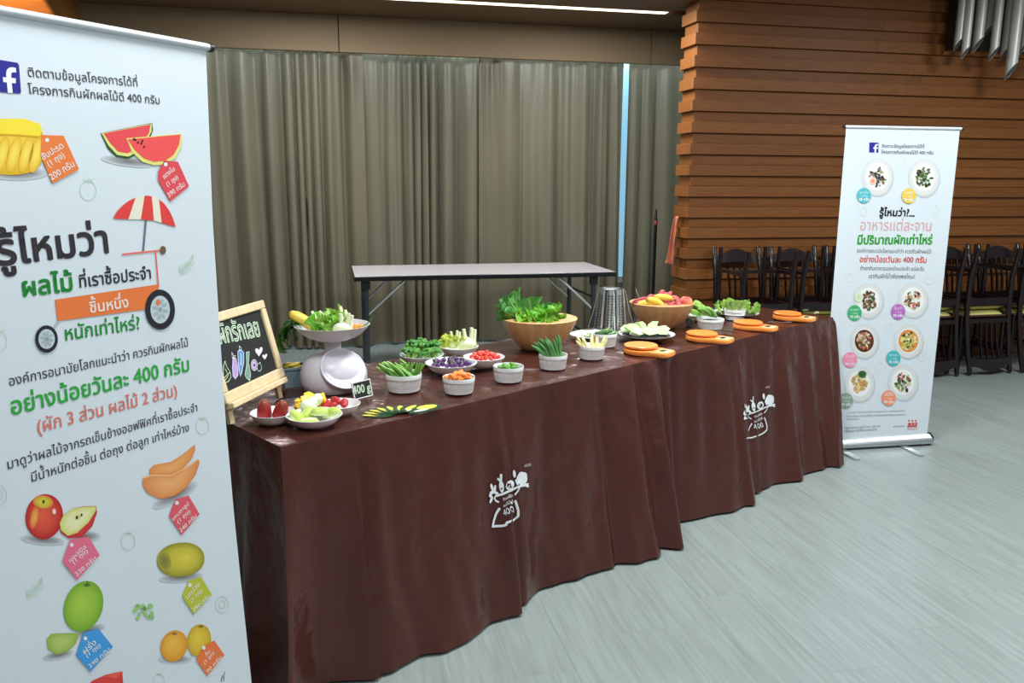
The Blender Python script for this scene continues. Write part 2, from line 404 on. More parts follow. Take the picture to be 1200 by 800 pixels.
# ================================================================== DRAPED TABLES
ZT = .82
c1 = Q(329, 524, ZT); cj = Q(770, 420, ZT); c2 = Q(978, 371, ZT)
E1 = (cj-c1).normalized(); N1 = Vector((E1.y, -E1.x, 0))
satin = mat('brown_satin', (92, 49, 41), rough=.27, metal=.45, spec=.6, noise=.08, nscale=2.2, bump=.6, bscale=6, bdist=.035)
def sm(a, b, t): t = min(max((t-a)/(b-a), 0), 1); return t*t*(3-2*t)
hem_px = {0: [(400, 806), (480, 782), (520, 770), (560, 740), (600, 718), (650, 690), (700, 675), (735, 655), (775, 653), (795, 640)],
          1: [(800, 612), (855, 603), (872, 596), (878, 580), (930, 564), (945, 555), (985, 545)]}
class Cloth:
    def __init__(s, A, L, D, idx):
        s.A, s.L, s.D, s.idx = A, L, D, idx
        s.h = []
        for p in hem_px[idx]:
            w = Q(*p, 0)-A; s.h.append((w.dot(E1), max(w.dot(N1), .0)))
        if idx == 0: s.h = [(0, .02)]+[q for q in s.h if q[0] > .12]+[(L, .12)]
        else: s.h = [(0, .06)]+[q for q in s.h if 0.1 < q[0] < L-.05]+[(L, .20)]
        w = (Q(326, 832, 0) if idx == 0 else Q(985, 547, 0))-(A if idx == 0 else A+E1*L); s.cx, s.cn = w.dot(E1), w.dot(N1)
        s.cn = max(s.cn, .0); s.h[0 if idx == 0 else -1] = (s.h[0 if idx == 0 else -1][0], s.cn)
        s.hx = [q[0] for q in s.h]; s.hy = [q[1] for q in s.h]
    def front(s, x):               # hem offset of the front skirt
        return .5*float(np.interp(x, s.hx, s.hy))+.25*float(np.interp(x-.03, s.hx, s.hy))+.25*float(np.interp(x+.03, s.hx, s.hy))
    def folds(s, p, k, side):
        if side != 0:
            return k*(.022*math.sin(p*17+s.idx)+.014*math.sin(p*29))
        g = lambda c, w: math.exp(-((p-c)/w)**2)
        d = 0
        if s.idx == 0:
            d += .030*k*g(.235, .05)*(1 if p < .245 else .2)+.020*k**.6*g(.30, .045)+.045*k**.8*g(.0, .05)-.03*k*g(.10, .05)
            d += .030*k**.8*(sm(.80, .86, p)-sm(.868, .884, p))       # long knife fold under the printed bag
            d -= .018*k**.8*g(.90, .02)
            d += .034*k*(sm(1.46, 1.52, p)-sm(1.60, 1.66, p)) - .022*k**.5*g(1.44, .022)
            d += .045*k**.7*g(1.78, .035) - .05*k**.5*g(1.70, .03) 
            d += .020*k*math.sin(p*8+1+k)+.011*k**.6*math.sin(p*21+2*k)+.0025*k*math.sin(p*60+3*math.sin(k*4))+.0035*math.sin(p*43+5*k)*k**.4
        else:
            d += .04*k**.6*g(.05, .03)-.035*k**.5*g(.11, .03)+.016*k*g(.27, .05)
            d += .035*k*(sm(.55, .60, p)-sm(.655, .675, p))+.03*k*g(.78, .05)*(1 if p < .79 else .3)
            d += .03*k*g(1.1, .06)+.022*k*g(1.36, .05)+.03*k*g(1.6, .07)
            d += .010*k*math.sin(p*11+k)+.005*k**.6*math.sin(p*29+2*k)+.003*math.sin(p*47+5*k)*k**.4
        return d
    def at(s, side, p, k):
        """side 0 front, 1 right, 2 back, 3 left; p metres along; k 0 top..1 hem"""
        L, D, A = s.L, s.D, s.A; z = ZT-(ZT-.012)*k
        kk = k**.92
        rr = .02*(1-k)
        if side == 0: o = s.front(p)*kk+s.folds(p, k, 0); ex = (s.cx*k*math.exp(-(p/.10)**2) if s.idx == 0 else 0)+(s.cx*k*math.exp(-((L-p)/.20)**2) if s.idx == 1 else 0); P = A+E1*(p+ex)+N1*o
        elif side == 1:
            flare = (s.cx if s.idx == 1 else .004)*k; P = A+E1*(L+flare+(s.folds(p, k, 1) if s.idx == 1 else .003*math.sin(p*20)*k))-N1*(p-s.front(L)*kk*math.exp(-p/.15)*1-s.folds(L, k, 0)*math.exp(-p/.05))
        elif side == 2: P = A+E1*(L-p)-N1*(D+.03*k+s.folds(p, k, 2)*.7)
        else:
            flare = (-s.cx if s.idx == 0 else .0)*k; q = D-p
            P = A-E1*(flare-(s.folds(p, k, 3) if s.idx == 0 else .012*k))-N1*(q-s.front(0)*kk*math.exp(-q/.15)-s.folds(0, k, 0)*math.exp(-q/.05))
        return Vector((P.x, P.y, z))
    def build(s, label):
        L, D = s.L, s.D; b = MB()
        sides = [(0, L, 220 if s.idx == 0 else 200), (1, D, 40), (2, L, 60), (3, D, 60)]
        loop = []
        for sd, Lm, n in sides:
            for i in range(n): loop.append((sd, Lm*i/n))
        n = len(loop); rows = [0, .012, .03, .06]+[.06+.94*(i/26) for i in range(1, 27)]
        rs = random.Random(5)
        for k in rows:
            for sd, p in loop: b.v.append(tuple(s.at(sd, p, k)+ (Vector((0, 0, 0)) if k > .012 else Vector((0, 0, 0)))))
        for r in range(len(rows)-1):
            for i in range(n): b.f.append((r*n+i, r*n+(i+1) % n, (r+1)*n+(i+1) % n, (r+1)*n+i)[::-1])
        # top, slightly creased
        def top(u, v):
            x, y = u*L, v*D; e = min(u, 1-u, v, 1-v)
            w = .0042*math.sin(x*11+y*6+s.idx)*math.sin(y*9-x*4)+.0016*math.sin(x*37+3*math.sin(y*9))*math.sin(y*7+x*3)+.0013*math.sin(y*47+9*math.sin(x*4))*math.sin(x*9)
            P = s.A+E1*x-N1*y; return (P.x, P.y, ZT-.0035+w*min(1, e*14)+(.0035 if e < .001 else 0))
        b.grid(top, 90, 44)
        b.c = [(1, 1, 1, 1)]*len(b.v)
        o = b.obj('tablecloth', satin, None, True, 50); tag(o, label, 'tablecloth'); return o
    def surf(s, x, y, h=.002):
        """photo point of the front skirt -> point on the folded cloth"""
        p, k = 0, .5
        off = .05
        for _ in range(5):
            d = ray(x, y); A = s.A+N1*off; t = (A-CC).dot(N1)/d.dot(N1); w = CC+d*t
            p = (w-s.A).dot(E1); k = min(max((ZT-w.z)/(ZT-.012), .01), .99)
            off = s.front(p)*k**.92+s.folds(p, k, 0)
        return p, k
    def on(s, p, k, h=.003):
        h += .0025
        P = s.at(0, p, k); a = s.at(0, p+.004, k); c_ = s.at(0, p, min(k+.01, 1)); n = (a-P).cross(c_-P).normalized()
        if n.dot(N1) < 0: n = -n
        return P+n*h
cl1 = Cloth(c1, (cj-c1).length, .78, 0); cl2 = Cloth(cj+E1*.006, (c2-cj).length, .72, 1)
t1 = cl1.build('dark brown satin cloth over the near table with the scale and clover dishes')
t2 = cl2.build('dark brown satin cloth over the far table with the orange digital scales')

# printed bag emblem, white line work that follows the folds
def emblem(cl, parent, ox, oy, sc, tilt):
    b = MB(); ink = (226, 228, 230)
    def W_(x, y):                      # drawing in pixels of the near emblem (crop 8x)
        return (ox+(x/8)*sc, oy+(y/8)*sc+tilt*(x/8)*sc)
    cache = []
    def pt(x, y, lay=0): p, k = cl.surf(*W_(x, y)); return (p, k)
    def stroke(pts, w, lay=0):
        dense = []
        for i in range(len(pts)-1):
            n = max(1, int(math.hypot(pts[i+1][0]-pts[i][0], pts[i+1][1]-pts[i][1])/14))
            for j in range(n): dense.append((pts[i][0]+(pts[i+1][0]-pts[i][0])*j/n, pts[i][1]+(pts[i+1][1]-pts[i][1])*j/n))
        dense.append(pts[-1]); H = ZT; P = [pt(*q) for q in dense]; vs = []
        for i, p in enumerate(P):
            a = P[max(i-1, 0)]; c = P[min(i+1, len(P)-1)]; dx, dy = c[0]-a[0], -(c[1]-a[1])*H; l = math.hypot(dx, dy) or 1
            nx, ny = -dy/l*w/2, dx/l*w/2
            vs += [cl.on(p[0]+nx, p[1]-ny/H, .003+lay*.0006), cl.on(p[0]-nx, p[1]+ny/H, .003+lay*.0006)]
        b.add(vs, [(2*i, 2*i+1, 2*i+3, 2*i+2) for i in range(len(P)-1)], rgb(*ink))
    def blob(cx, cy, rx, ry, rot=0, lay=0, col=ink, wob=0, n=16):
        ps = [pt(cx, cy)]
        for k in range(n):
            a = 2*PI*k/n; q = 1+wob*math.sin(5*a); x, y = rx*q*math.cos(a), ry*q*math.sin(a); ps.append(pt(cx+x*math.cos(rot)-y*math.sin(rot), cy+x*math.sin(rot)+y*math.cos(rot)))
        b.add([cl.on(*p, .003+lay*.0006) for p in ps], [(0, 1+k, 1+(k+1) % n) for k in range(n)], rgb(*col))
    w = .005*sc
    stroke([(160, 405), (240, 380), (310, 350), (380, 315), (440, 305), (462, 300)], w*1.7)          # bag rim
    stroke([(160, 405), (150, 430), (165, 450), (190, 462)], w*1.3)
    stroke([(385, 318), (370, 355), (340, 395)], w*1.2)
    stroke([(195, 515), (165, 570), (145, 630), (130, 692), (200, 680), (250, 668), (275, 655), (320, 635), (372, 592), (372, 540), (355, 480), (342, 445)], w*1.8)
    blob(405, 240, 50, 62, .2, 0, wob=.06); stroke([(370, 300), (350, 250)], w*2)                       # broccoli
    blob(455, 312, 14, 14); blob(440, 295, 30, 8, -.2)
    blob(295, 305, 38, 48, .4); blob(298, 305, 22, 28, .4, 1, (70, 42, 38)); stroke([(275, 330), (300, 275)], w, 2)   # cut round fruit
    blob(335, 198, 13, 36, -.1)
    blob(215, 318, 22, 55, -.1); stroke([(210, 270), (212, 200)], w*1.6); stroke([(205, 265), (180, 240)], w*1.5)    # carrot
    stroke([(195, 300), (235, 296)], w*.7, 1); blob(215, 335, 6, 14, 1.2, 1, (70, 42, 38))
    for x, y, rx, ry, a in ((125, 325, 14, 36, -.3), (155, 335, 12, 34, .1), (130, 370, 30, 16, -.4), (165, 375, 24, 14, .3), (118, 440, 12, 36, .35), (110, 400, 14, 20, .3)): blob(x, y, rx, ry, a)
    def word(t, x0, y0, x1, y1, bold=.09, ys=1.0):
        g, wd = layout(t); L = math.hypot(x1-x0, y1-y0); k = L/wd; c, s_ = (x1-x0)/L, (y1-y0)/L
        for polys, gx, dy in g:
            for pts, tr, lps in polys:
                T = [((x+gx)*k, -(y+dy)*k*ys) for x, y in pts]
                b.add([cl.on(*pt(x0+x*c-y*s_, y0+x*s_+y*c), .0042) for x, y in T], tr, rgb(*ink))
    word('กินผัก', 232, 452, 322, 408); word('ผลไม้ดี', 232, 510, 325, 462); word('400', 232, 592, 335, 555, ys=1.25)
    b.obj('printed_emblem', mat('cloth_print', vcol=True, rough=.6, spec=.2), parent, False)
emblem(cl1, t1, 560, 530, 1.0, 0)
emblem(cl2, t2, 860.5, 444.3, .80, 0)
def cloth_word(cl, parent, t, p0, p1, ys=1):
    b = MB(); g, wd = layout(t); L = math.hypot(p1[0]-p0[0], p1[1]-p0[1]); k = L/wd
    for polys, gx, dy in g:
        for pts, tr, lps in polys:
            b.add([cl.on(*cl.surf(p0[0]+(x+gx)*k, p0[1]+(p1[1]-p0[1])*(x+gx)*k/L-(y+dy)*k*ys), .003) for x, y in pts], tr, rgb(200, 195, 195))
    b.obj('printed_mark', mat('cloth_print', vcol=True), parent, False)
cloth_word(cl1, t1, 'สสส', (613, 547), (621, 545.5), 1.2)
cloth_word(cl2, t2, 'สสส', (896, 455), (901, 454), 1.3)

# ================================================================== ROLL-UP BANNERS
WHITE = mat('banner_film', (218, 225, 230), rough=.45, spec=.35, noise=.012, nscale=3, bump=.05, bscale=4, bdist=.02)
ALU = mat('brushed_aluminium', (200, 203, 206), rough=.28, metal=.85, noise=.05, nscale=30, stretch=(1, 20, 20))
DKP = mat('black_plastic', (24, 24, 26), rough=.4)
DK = (62, 58, 64); GRN = (60, 178, 78); RED = (224, 74, 84); BLUE = (42, 42, 142)

def banner(P_tr, u, width, ztop, label, foot_ts, taper=0.0):
    """P_tr: top right corner; u: unit vector to the right along the banner"""
    t = thing('rollup_banner', label, 'banner', (P_tr.x-u.x*width/2, P_tr.y-u.y*width/2, 0))
    v = Vector((0, 0, 1)); n = u.cross(v)          # n points to the camera side
    o = t.location.copy()
    def L(w): return Vector(w)-o
    b = MB(); O = Vector((P_tr.x, P_tr.y, 0))
    def sheet(a, c):
        z = .055+(ztop-.02-.055)*c; bow = .004*math.sin(c*PI)+.0015*math.sin(c*9)+.003*math.exp(-((c-.955)/.012)**2)
        return L(O-u*width*(1-a)+u*(float(np.interp(z, [0, .18, .5, .7, 1.0, 1.5, 1.9], [.024, .022, .006, -.003, -.012, -.012, 0]))*a if taper else 0)+v*z-n*(.0+bow*0)+n*.0)
    b.grid(sheet, 10, 40); b.obj('sheet', WHITE, t)
    b = MB(); p0 = O-u*(width+.008); p1 = O+u*.008
    b.tube([L(p0+v*(ztop-.012)), L(p1+v*(ztop-.012))], .009, 12); b.obj('top_rail', mat('rail_white', (214, 218, 222), rough=.3, metal=.15), t)
    for p, q in ((p0, -1), (p1, 1)):
        b = MB(); b.tube([L(p+v*(ztop-.012)), L(p+u*(.010*q)+v*(ztop-.012))], .011, 12); b.obj('rail_end_cap', DKP, t)
    # cassette
    b = MB(); prof = []
    pr = [(.035, .010), (.046, .016), (.048, .030), (.040, .044), (.02, .058), (.004, .066), (-.02, .062), (-.04, .046), (-.048, .03), (-.044, .016), (-.03, .010)]
    for x in (-(width+.012), .012): prof.append([L(O+u*x+n*a+v*z) for a, z in pr])
    m = len(pr); b.add(prof[0]+prof[1], [tuple(range(m))]+[tuple(reversed(range(m, 2*m)))]+[(i, m+i, m+(i+1) % m, (i+1) % m) for i in range(m)]); b.obj('cassette', ALU, t)
    for x, q in ((-(width+.012), -1), (.012, 1)):
        b = MB(); b.tube([L(O+u*x+v*.036), L(O+u*(x+.010*q)+v*.036)], .036, 20); b.obj('cassette_end_cap', DKP, t)
    for k in foot_ts:
        b = MB(); c = O-u*(width*(1-k)); pts = []
        for i in range(9): a = PI*i/8; pts.append((.022*math.cos(a), .20+.022*math.sin(a)))
        poly = [(-.022, -.13)]+[(.022, -.13)]+pts
        mtx = Matrix(((u.x, n.x, 0, L(c).x), (u.y, n.y, 0, L(c).y), (0, 0, 1, 0), (0, 0, 0, 1)))
        b.prism([(x, y) for x, y in poly], .001, .011, mtx); b.obj('foot', ALU, t, True)
    b = MB(); c = O-u*width/2-n*.03; b.tube([L(c+v*.05), L(c+v*(ztop-.01))], .008, 8); b.obj('support_pole', ALU, t)
    pl = Plane(O+v*0, u, v)
    return t, pl

def finish(pr, t, name):
    off = t.location; pr.mb.v = [(a-off.x, b-off.y, c-off.z) for a, b, c in pr.mb.v]
    pr.obj(name, t)

# ---- near banner
ZB = 1.916
Ptr = Q(241, 55, ZB); Ptl = Q(0, 12, ZB); uL = (Ptr-Ptl).normalized()
nb, pl = banner(Ptr, uL, .70, ZB+.012, 'tall white roll-up banner with fruit cart and fruit prices, in the left foreground', (.25, .8), .022)
P = Print(pl)
# facebook mark
def fmark(P, q, f):
    P.poly(q, BLUE, 1); P.poly(f, (240, 242, 246), 2)
fmark(P, [(-9, 70.5), (-7, 69), (20, 73.5), (22, 76), (24.4, 107.5), (23, 109.7), (-5, 107.5), (-7, 105)],
      [(14.5, 109), (8.8, 108.6), (7.6, 96.5), (3.5, 96.2), (3, 90.3), (7.1, 90.7), (6.8, 86.5), (7.4, 82), (10.2, 79.2), (14, 78.7), (18.2, 79.6), (18.6, 85), (15.5, 84.6), (13.2, 85.4), (12.7, 87.4), (12.9, 91.2), (18.3, 91.8), (18.1, 97.6), (13.3, 97.2)])
P.text('ติดตามข้อมูลโครงการได้ที่', (32, 89.5), (162, 101.5), DK, .012)
P.text('โครงการกินผักผลไม้ดี 400 กรัม', (33, 109.5), (188, 122), DK, .012)
SHD = (176, 182, 186); FW = (214, 221, 226)
def shadow(cx, cy, rx, ry, rot=0): P.ell(cx, cy, rx, ry, (120, 112, 112), (205, 212, 217), rot, 0)
def tagp(pts, hole, col, lines, k=1.0):
    P.poly(pts, col, 5); P.ell(hole[0], hole[1], 2.2, 2.4, (230, 234, 238), layer=6, n=12)
    for t, a, b_, ys in lines: P.text(t, a, b_, (246, 236, 232), .02, 6, ys)
# pineapple
shadow(20, 203, 36, 8)
P.ell(12, 172, 40, 33, (250, 214, 70), (226, 176, 40), 0, 2, sq=2.6)
P.poly([(-10, 139), (28, 139), (46, 145), (49, 152), (46, 160), (-10, 156)], (250, 222, 60), 3)
for x in (2, 16, 30, 42): P.ell(x, 181, 7.5, 22, (255, 226, 96), (236, 180, 40), .25, 3)
P.stroke([(-8, 157), (20, 158), (46, 160)], 1.6, (228, 178, 40), 4)
tagp([(48, 158), (74, 159), (92, 198), (61, 215), (47, 182)], (54.5, 164), (236, 126, 62), [('สับปะรด', (49.5, 188), (75, 172.5), 1), ('(1 ถุง)', (56.5, 196), (76, 183.5), 1), ('200 กรัม', (59.5, 211.5), (88, 194), 1)])
# watermelon
shadow(150, 189, 32, 6, .12)
for L_ in ([(117.5, 156), (178, 144), (179, 152), (176, 160), (166, 178), (150, 186), (136, 184), (126, 174)],): P.poly(L_, (38, 84, 40), 2)
P.poly([(118.5, 156.2), (177.5, 144.8), (177, 154), (165, 176), (150, 183.5), (137, 181.5), (127, 171)], (226, 222, 130), 3)
P.poly([(121, 156.3), (176, 145.8), (174, 156), (162, 173), (149, 179.5), (138, 177.5), (129, 168)], (232, 76, 82), 4)
P.poly([(147.5, 162), (213, 156.5), (211.5, 172), (205, 185), (194, 192.5), (180, 193.5), (166, 189.5), (154, 178)], (226, 222, 120), 5)
P.poly([(149, 163.3), (211, 157.5), (209, 170), (203, 181), (193, 188.5), (180, 189.5), (168, 185.5), (157, 175.5)], (240, 84, 84), 6)
for x, y in ((158, 164), (161, 167), (165, 168), (168, 172), (156, 163), (166, 165)): P.ell(x, y, 1.1, 1.7, (60, 20, 24), rot=.6, layer=7, n=8)
tagp([(192, 188), (208, 189.5), (221, 218), (199, 236), (184.5, 211), (184.6, 201)], (193.5, 192.5), RED, [('แตงโม', (191.5, 210), (205, 199), 1), ('(1 ถุง)', (195.5, 219), (209, 209), 1), ('390 กรัม', (197, 232), (217, 217), 1)])
# pale outline doodles
OL = (188, 212, 182)
def doodle(k, x, y, s, r=0):
    if k == 'fruit': P.ring(x, y, 9*s, 11*s, .7, OL, 1); P.stroke([(x-5*s, y-12*s), (x, y-9*s), (x+6*s, y-13*s)], .8, OL, 1); P.stroke([(x, y-9*s), (x+1*s, y-14*s)], .8, OL, 1)
    elif k == 'banana':
        for q in (0, 3.4, 6.8): P.stroke([(x+8*s, y-12*s), (x+9*s-q*s, y-2*s), (x+3*s-q*s, y+7*s), (x-7*s-q*.3*s, y+12*s-q*s), (x-8*s, y+8*s-q*s), (x+1*s-q*s, y+2*s), (x+5*s-q*.8*s, y-4*s)], .7, OL, 1)
    elif k == 'ring': P.ring(x, y, 8*s, 10*s, .7, OL, 1); P.ring(x, y, 4*s, 5*s, .7, OL, 1)
    elif k == 'grapes':
        rg = random.Random(4)
        for i in range(24): P.ell(x+rg.uniform(-12, 12)*s, y+rg.uniform(-8, 9)*s, 2.4*s, 2.6*s, (150, 198, 120), (168, 208, 142), layer=1+i % 3, n=9)
for a in (('fruit', 103, 223, 1.05), ('banana', 218, 310, 1), ('fruit', -2, 400, 1.1), ('fruit', 237, 499, .85), ('fruit', 150, 634, .9), ('banana', 40, 689, 1.1), ('grapes', 168, 716, 1), ('ring', 260, 708, .95), ('ring', -2, 580, 1.2), ('fruit', 186, 797, .7)): doodle(*a)
# cart
arc = [(132, 256), (137, 247), (145, 239), (153, 233.5), (162, 230), (172, 229), (181, 230.5), (189, 235), (196, 243), (201.5, 253), (205.5, 265.8)]
def arcp(f): i = f*(len(arc)-1); j = min(int(i), len(arc)-2); q = i-j; return (arc[j][0]*(1-q)+arc[j+1][0]*q, arc[j][1]*(1-q)+arc[j+1][1]*q)
bot = [(132, 256), (150, 256.8), (164.5, 257), (180, 258.3), (189, 261), (205.5, 265.8)]; tops = [0, .36, .47, .56, .66, 1]
for i in range(5): P.poly([bot[i]]+[arcp(tops[i]+(tops[i+1]-tops[i])*j/4) for j in range(5)]+[bot[i+1]], (226, 66, 62) if i % 2 == 0 else (236, 226, 206), 3)
P.stroke([(170.7, 257), (167.5, 294)], 2.6, (110, 106, 122), 2)
P.stroke([(142.5, 298), (187, 293.3)], 1.9, (236, 106, 88), 3); P.ell(190.5, 293, 3.6, 5, (112, 88, 60), layer=4, n=16)
P.stroke([(182, 295), (185.5, 336)], 1.9, (236, 106, 88), 3)
P.poly([(64, 351), (185, 333), (187, 360), (67, 376)], (236, 122, 62), 2)
P.stroke([(69, 375), (62, 385)], 3, (176, 186, 192), 2)
P.text('ชิ้นหนึ่ง', (104.5, 366.5), (151, 359.5), (248, 240, 232), .03, 4)
for cx, cy, rx, ry, w in ((187, 362.5, 17.5, 23.5, 6.6), (54, 397, 13.3, 16, 4)):
    P.ell(cx, cy, rx, ry, (40, 40, 46), rot=-.05, layer=5, n=36); P.ell(cx, cy, rx-w*.93, ry-w*1.1, (196, 208, 212), layer=6, n=30)
    for k in range(8): a = k*PI/4+.2; P.ell(cx+math.cos(a)*(rx-w)*.55, cy+math.sin(a)*(ry-w)*.55, (rx-w)*.34, (ry-w)*.13, (170, 182, 186), rot=a, layer=7, n=8)
    P.ell(cx, cy, 2.2, 2.8, (150, 160, 166), layer=8, n=10)
P.ell(184.5, 354, 2.4, 4, (236, 122, 62), layer=8, n=10)
# lettering
P.text('รู้ไหมว่า', (-3.5, 311), (130, 295.5), (64, 58, 62), .055, 1, 1.0)
P.text('ผลไม้', (25, 347.5), (87, 340), (44, 150, 66), .065, 1)
P.text('ที่เราซื้อประจำ', (92, 337), (178, 326), (58, 54, 66), .04, 1, 1.1)
P.text('หนักเท่าไหร่?', (75, 399), (164.5, 385), (44, 150, 66), .04, 1, 1.1)
P.text('องค์การอนามัยโลกแนะนำว่า ควรกินผักผลไม้', (10, 452.5), (221, 405.5), DK, .012, 1, 1.12)
P.text('อย่างน้อยวันละ 400 กรัม', (12.5, 486.5), (223, 434), GRN, .05, 1, 1.1)
P.text('(ผัก 3 ส่วน ผลไม้ 2 ส่วน)', (43, 507.5), (208.5, 463), (226, 130, 118), .03, 1, 1.1)
P.text('มาดูว่าผลไม้จากรถเข็นข้างออฟฟิศที่เราซื้อประจำ', (8, 550), (232, 481), DK, .012, 1, 1.12)
P.text('มีน้ำหนักต่อชิ้น ต่อถุง ต่อลูก เท่าไหร่บ้าง', (36, 565), (222, 504.5), DK, .012, 1, 1.12)
# cantaloupe
shadow(205, 580, 30, 8, -.5)
P.fan((200, 548), [(174.5, 550), (180, 544.5), (200, 541), (214, 532), (228, 520.5), (228.5, 527), (224, 538), (212, 551), (196, 557), (176, 556)], (240, 170, 104), (228, 140, 74), 2)
P.fan((200, 566), [(167, 559), (178, 555.5), (200, 556), (218, 547), (232, 537), (233.5, 542), (229, 556), (218, 571), (204, 581), (188, 584.5), (173, 578), (166.5, 568)], (244, 176, 112), (222, 134, 74), 3)
P.stroke([(167, 560), (178, 556.5), (200, 557), (218, 548), (232, 538)], 1.5, (250, 196, 140), 4)
tagp([(205, 584.6), (220.5, 580.4), (233.4, 602), (212.4, 626.6), (197.4, 604.4)], (206.7, 588.8), (226, 92, 104), [('แคนตาลูป', (201.5, 611), (221.5, 590.5), 1), ('(1 ถุง)', (208, 613.5), (223, 600), 1), ('240 กรัม', (211, 624), (230.5, 605), 1)])
# apples
shadow(50, 632, 26, 6, .1); shadow(100, 628, 18, 6)
P.ell(51.6, 605, 22, 26.5, (236, 96, 70), (186, 34, 40), .15, 2, off=(-4, -2)); P.ell(50, 588, 12, 8, (214, 216, 70), (222, 120, 60), .1, 3); P.ell(40, 606, 5, 14, (240, 176, 84), (226, 84, 60), .2, 3); P.ell(63, 599, 2.6, 4, (255, 236, 230), (240, 120, 110), layer=4, n=12); P.ell(50.5, 587.5, 1.6, 2, (70, 60, 30), layer=4, n=8)
P.fan((92, 614), [(69, 616), (73, 604), (84, 596), (98, 593), (112, 592.5), (113.5, 600), (108, 616), (96, 629), (80, 630.5), (71, 624)], (226, 70, 70), (200, 48, 56), 2)
P.fan((90, 609), [(69.5, 613), (74, 603), (84, 596), (98, 593.5), (111.5, 593), (112, 598), (103, 612), (90, 624), (79, 627.5), (71, 621)], (246, 240, 196), (214, 214, 110), 3)
P.ell(91, 605, 5, 3.4, (214, 204, 120), (236, 230, 170), -.5, 4); P.ell(89.5, 606, 1.5, 2.3, (80, 54, 30), layer=5, n=8); P.ell(95, 603, 1.2, 1.8, (80, 54, 30), layer=5, n=8)
tagp([(81.6, 632), (103.5, 628.4), (116.4, 650), (90, 679.4), (72.6, 657.5)], (83.4, 638), (234, 112, 142), [('แอปเปิล', (81, 659), (101, 641), 1), ('(1 ถุง)', (85.5, 661), (103, 646), 1), ('230 กรัม', (89, 675.5), (113, 654.5), 1)])
# mango
shadow(212, 676, 26, 6, -.1)
P.ell(211.5, 655.5, 28, 20, (226, 208, 74), (150, 142, 44), -.12, 2, off=(7, -3), sq=2.15); P.ell(192, 657, 8, 12, (128, 120, 60), (176, 166, 60), -.2, 3)
tagp([(220.5, 680), (235, 675.5), (248, 696.5), (226.5, 719.6), (213, 698.6)], (222, 685), (190, 194, 60), [('มะม่วง', (218.5, 702.5), (234.5, 684.5), 1), ('(1 ถุง)', (223.5, 706), (237, 692), 1), ('290 กรัม', (226, 717), (246, 699), 1)])
# guava
shadow(104, 739, 20, 6, -.3); shadow(68, 767, 18, 5, -.2)
P.ell(97.5, 710, 22.5, 30.5, (176, 208, 74), (118, 170, 48), .32, 2, off=(-3, -4)); P.ell(101.5, 685, 4, 2, (90, 120, 50), layer=3, n=10); P.stroke([(101, 685), (102, 681)], 1.2, (70, 80, 40), 4)
P.fan((72, 752), [(54.5, 748), (60, 742), (76, 741.5), (92, 741), (89, 753), (79, 763), (66, 767), (56, 760)], (190, 208, 112), (150, 180, 74), 2)
tagp([(97.5, 740.6), (115, 736.4), (132, 757.4), (105.6, 786.5), (88.5, 767)], (99.5, 747.5), (70, 156, 222), [('ฝรั่ง', (98, 767), (113, 753), 1), ('(1 ถุง)', (101, 770.5), (118, 756.5), 1), ('290 กรัม', (104.5, 783), (129, 761.5), 1)])
# plums
shadow(205, 772, 20, 5); shadow(236, 765, 14, 5)
P.ell(233, 750, 14, 19, (236, 204, 70), (206, 160, 40), .15, 2, off=(-2, -3)); P.ell(203.5, 756.5, 15.5, 18.7, (246, 190, 74), (224, 146, 40), .35, 3, off=(-2, -3))
P.ell(235, 733.5, 3, 1.4, (130, 110, 50), layer=4, n=8); P.ell(204, 742, 3, 1.4, (150, 110, 50), layer=4, n=8)
tagp([(238.5, 756), (250.5, 750), (262.5, 767), (242.4, 791.5), (229, 772)], (238, 758.5), (238, 122, 66), [('ส้ม', (240.5, 769), (246, 763), 1), ('(1 ลูก)', (239, 778.5), (251, 764.5), 1), ('90 กรัม', (242.5, 789), (259.5, 770.5), 1)])
P.poly([(104, 801), (108, 797), (124, 790), (143, 786), (144, 801)], (222, 66, 58), 3); P.poly([(120, 792), (143, 786), (136, 795)], (240, 96, 76), 4)
P.text('ที่', (258, 799), (263, 797), DK, 0, 1)
finish(P, nb, 'printed_artwork')

# ---- far banner
A_ = Q(987, 530, 0); B_ = Q(1087, 520, 0); T1 = Vector((2.873, 4.268, 1.919)); T2 = Vector((3.602, 4.239, 1.913))
uR = Vector((T2.x-T1.x, T2.y-T1.y, 0)).normalized()
fb, pl2 = banner(Vector((3.602, 4.239, 0)), uR, .725, 1.925, 'white roll-up banner with eight plates of food, standing before the dark chairs', (.16, .74), 0)
P = Print(pl2, .001, .0003)
fmark(P, [(1018.6, 166.8), (1029.3, 167), (1029.2, 178.8), (1018.4, 178.6)], [(1026.6, 178.7), (1024.6, 178.7), (1024.7, 174.3), (1023.2, 174.3), (1023.3, 172.4), (1024.8, 172.4), (1025, 170), (1026.6, 168.8), (1028.4, 168.9), (1028.4, 170.6), (1026.9, 170.8), (1026.7, 172.5), (1028.4, 172.6), (1028.1, 174.4), (1026.6, 174.4)])
GY = (96, 92, 98)
P.text('ติดตามข้อมูลโครงการได้ที่', (1033, 173), (1083, 173.6), GY, .02)
P.text('โครงการกินผักผลไม้ดี 400 กรัม', (1032.5, 180), (1094, 181), GY, .02)
rg = random.Random(9)
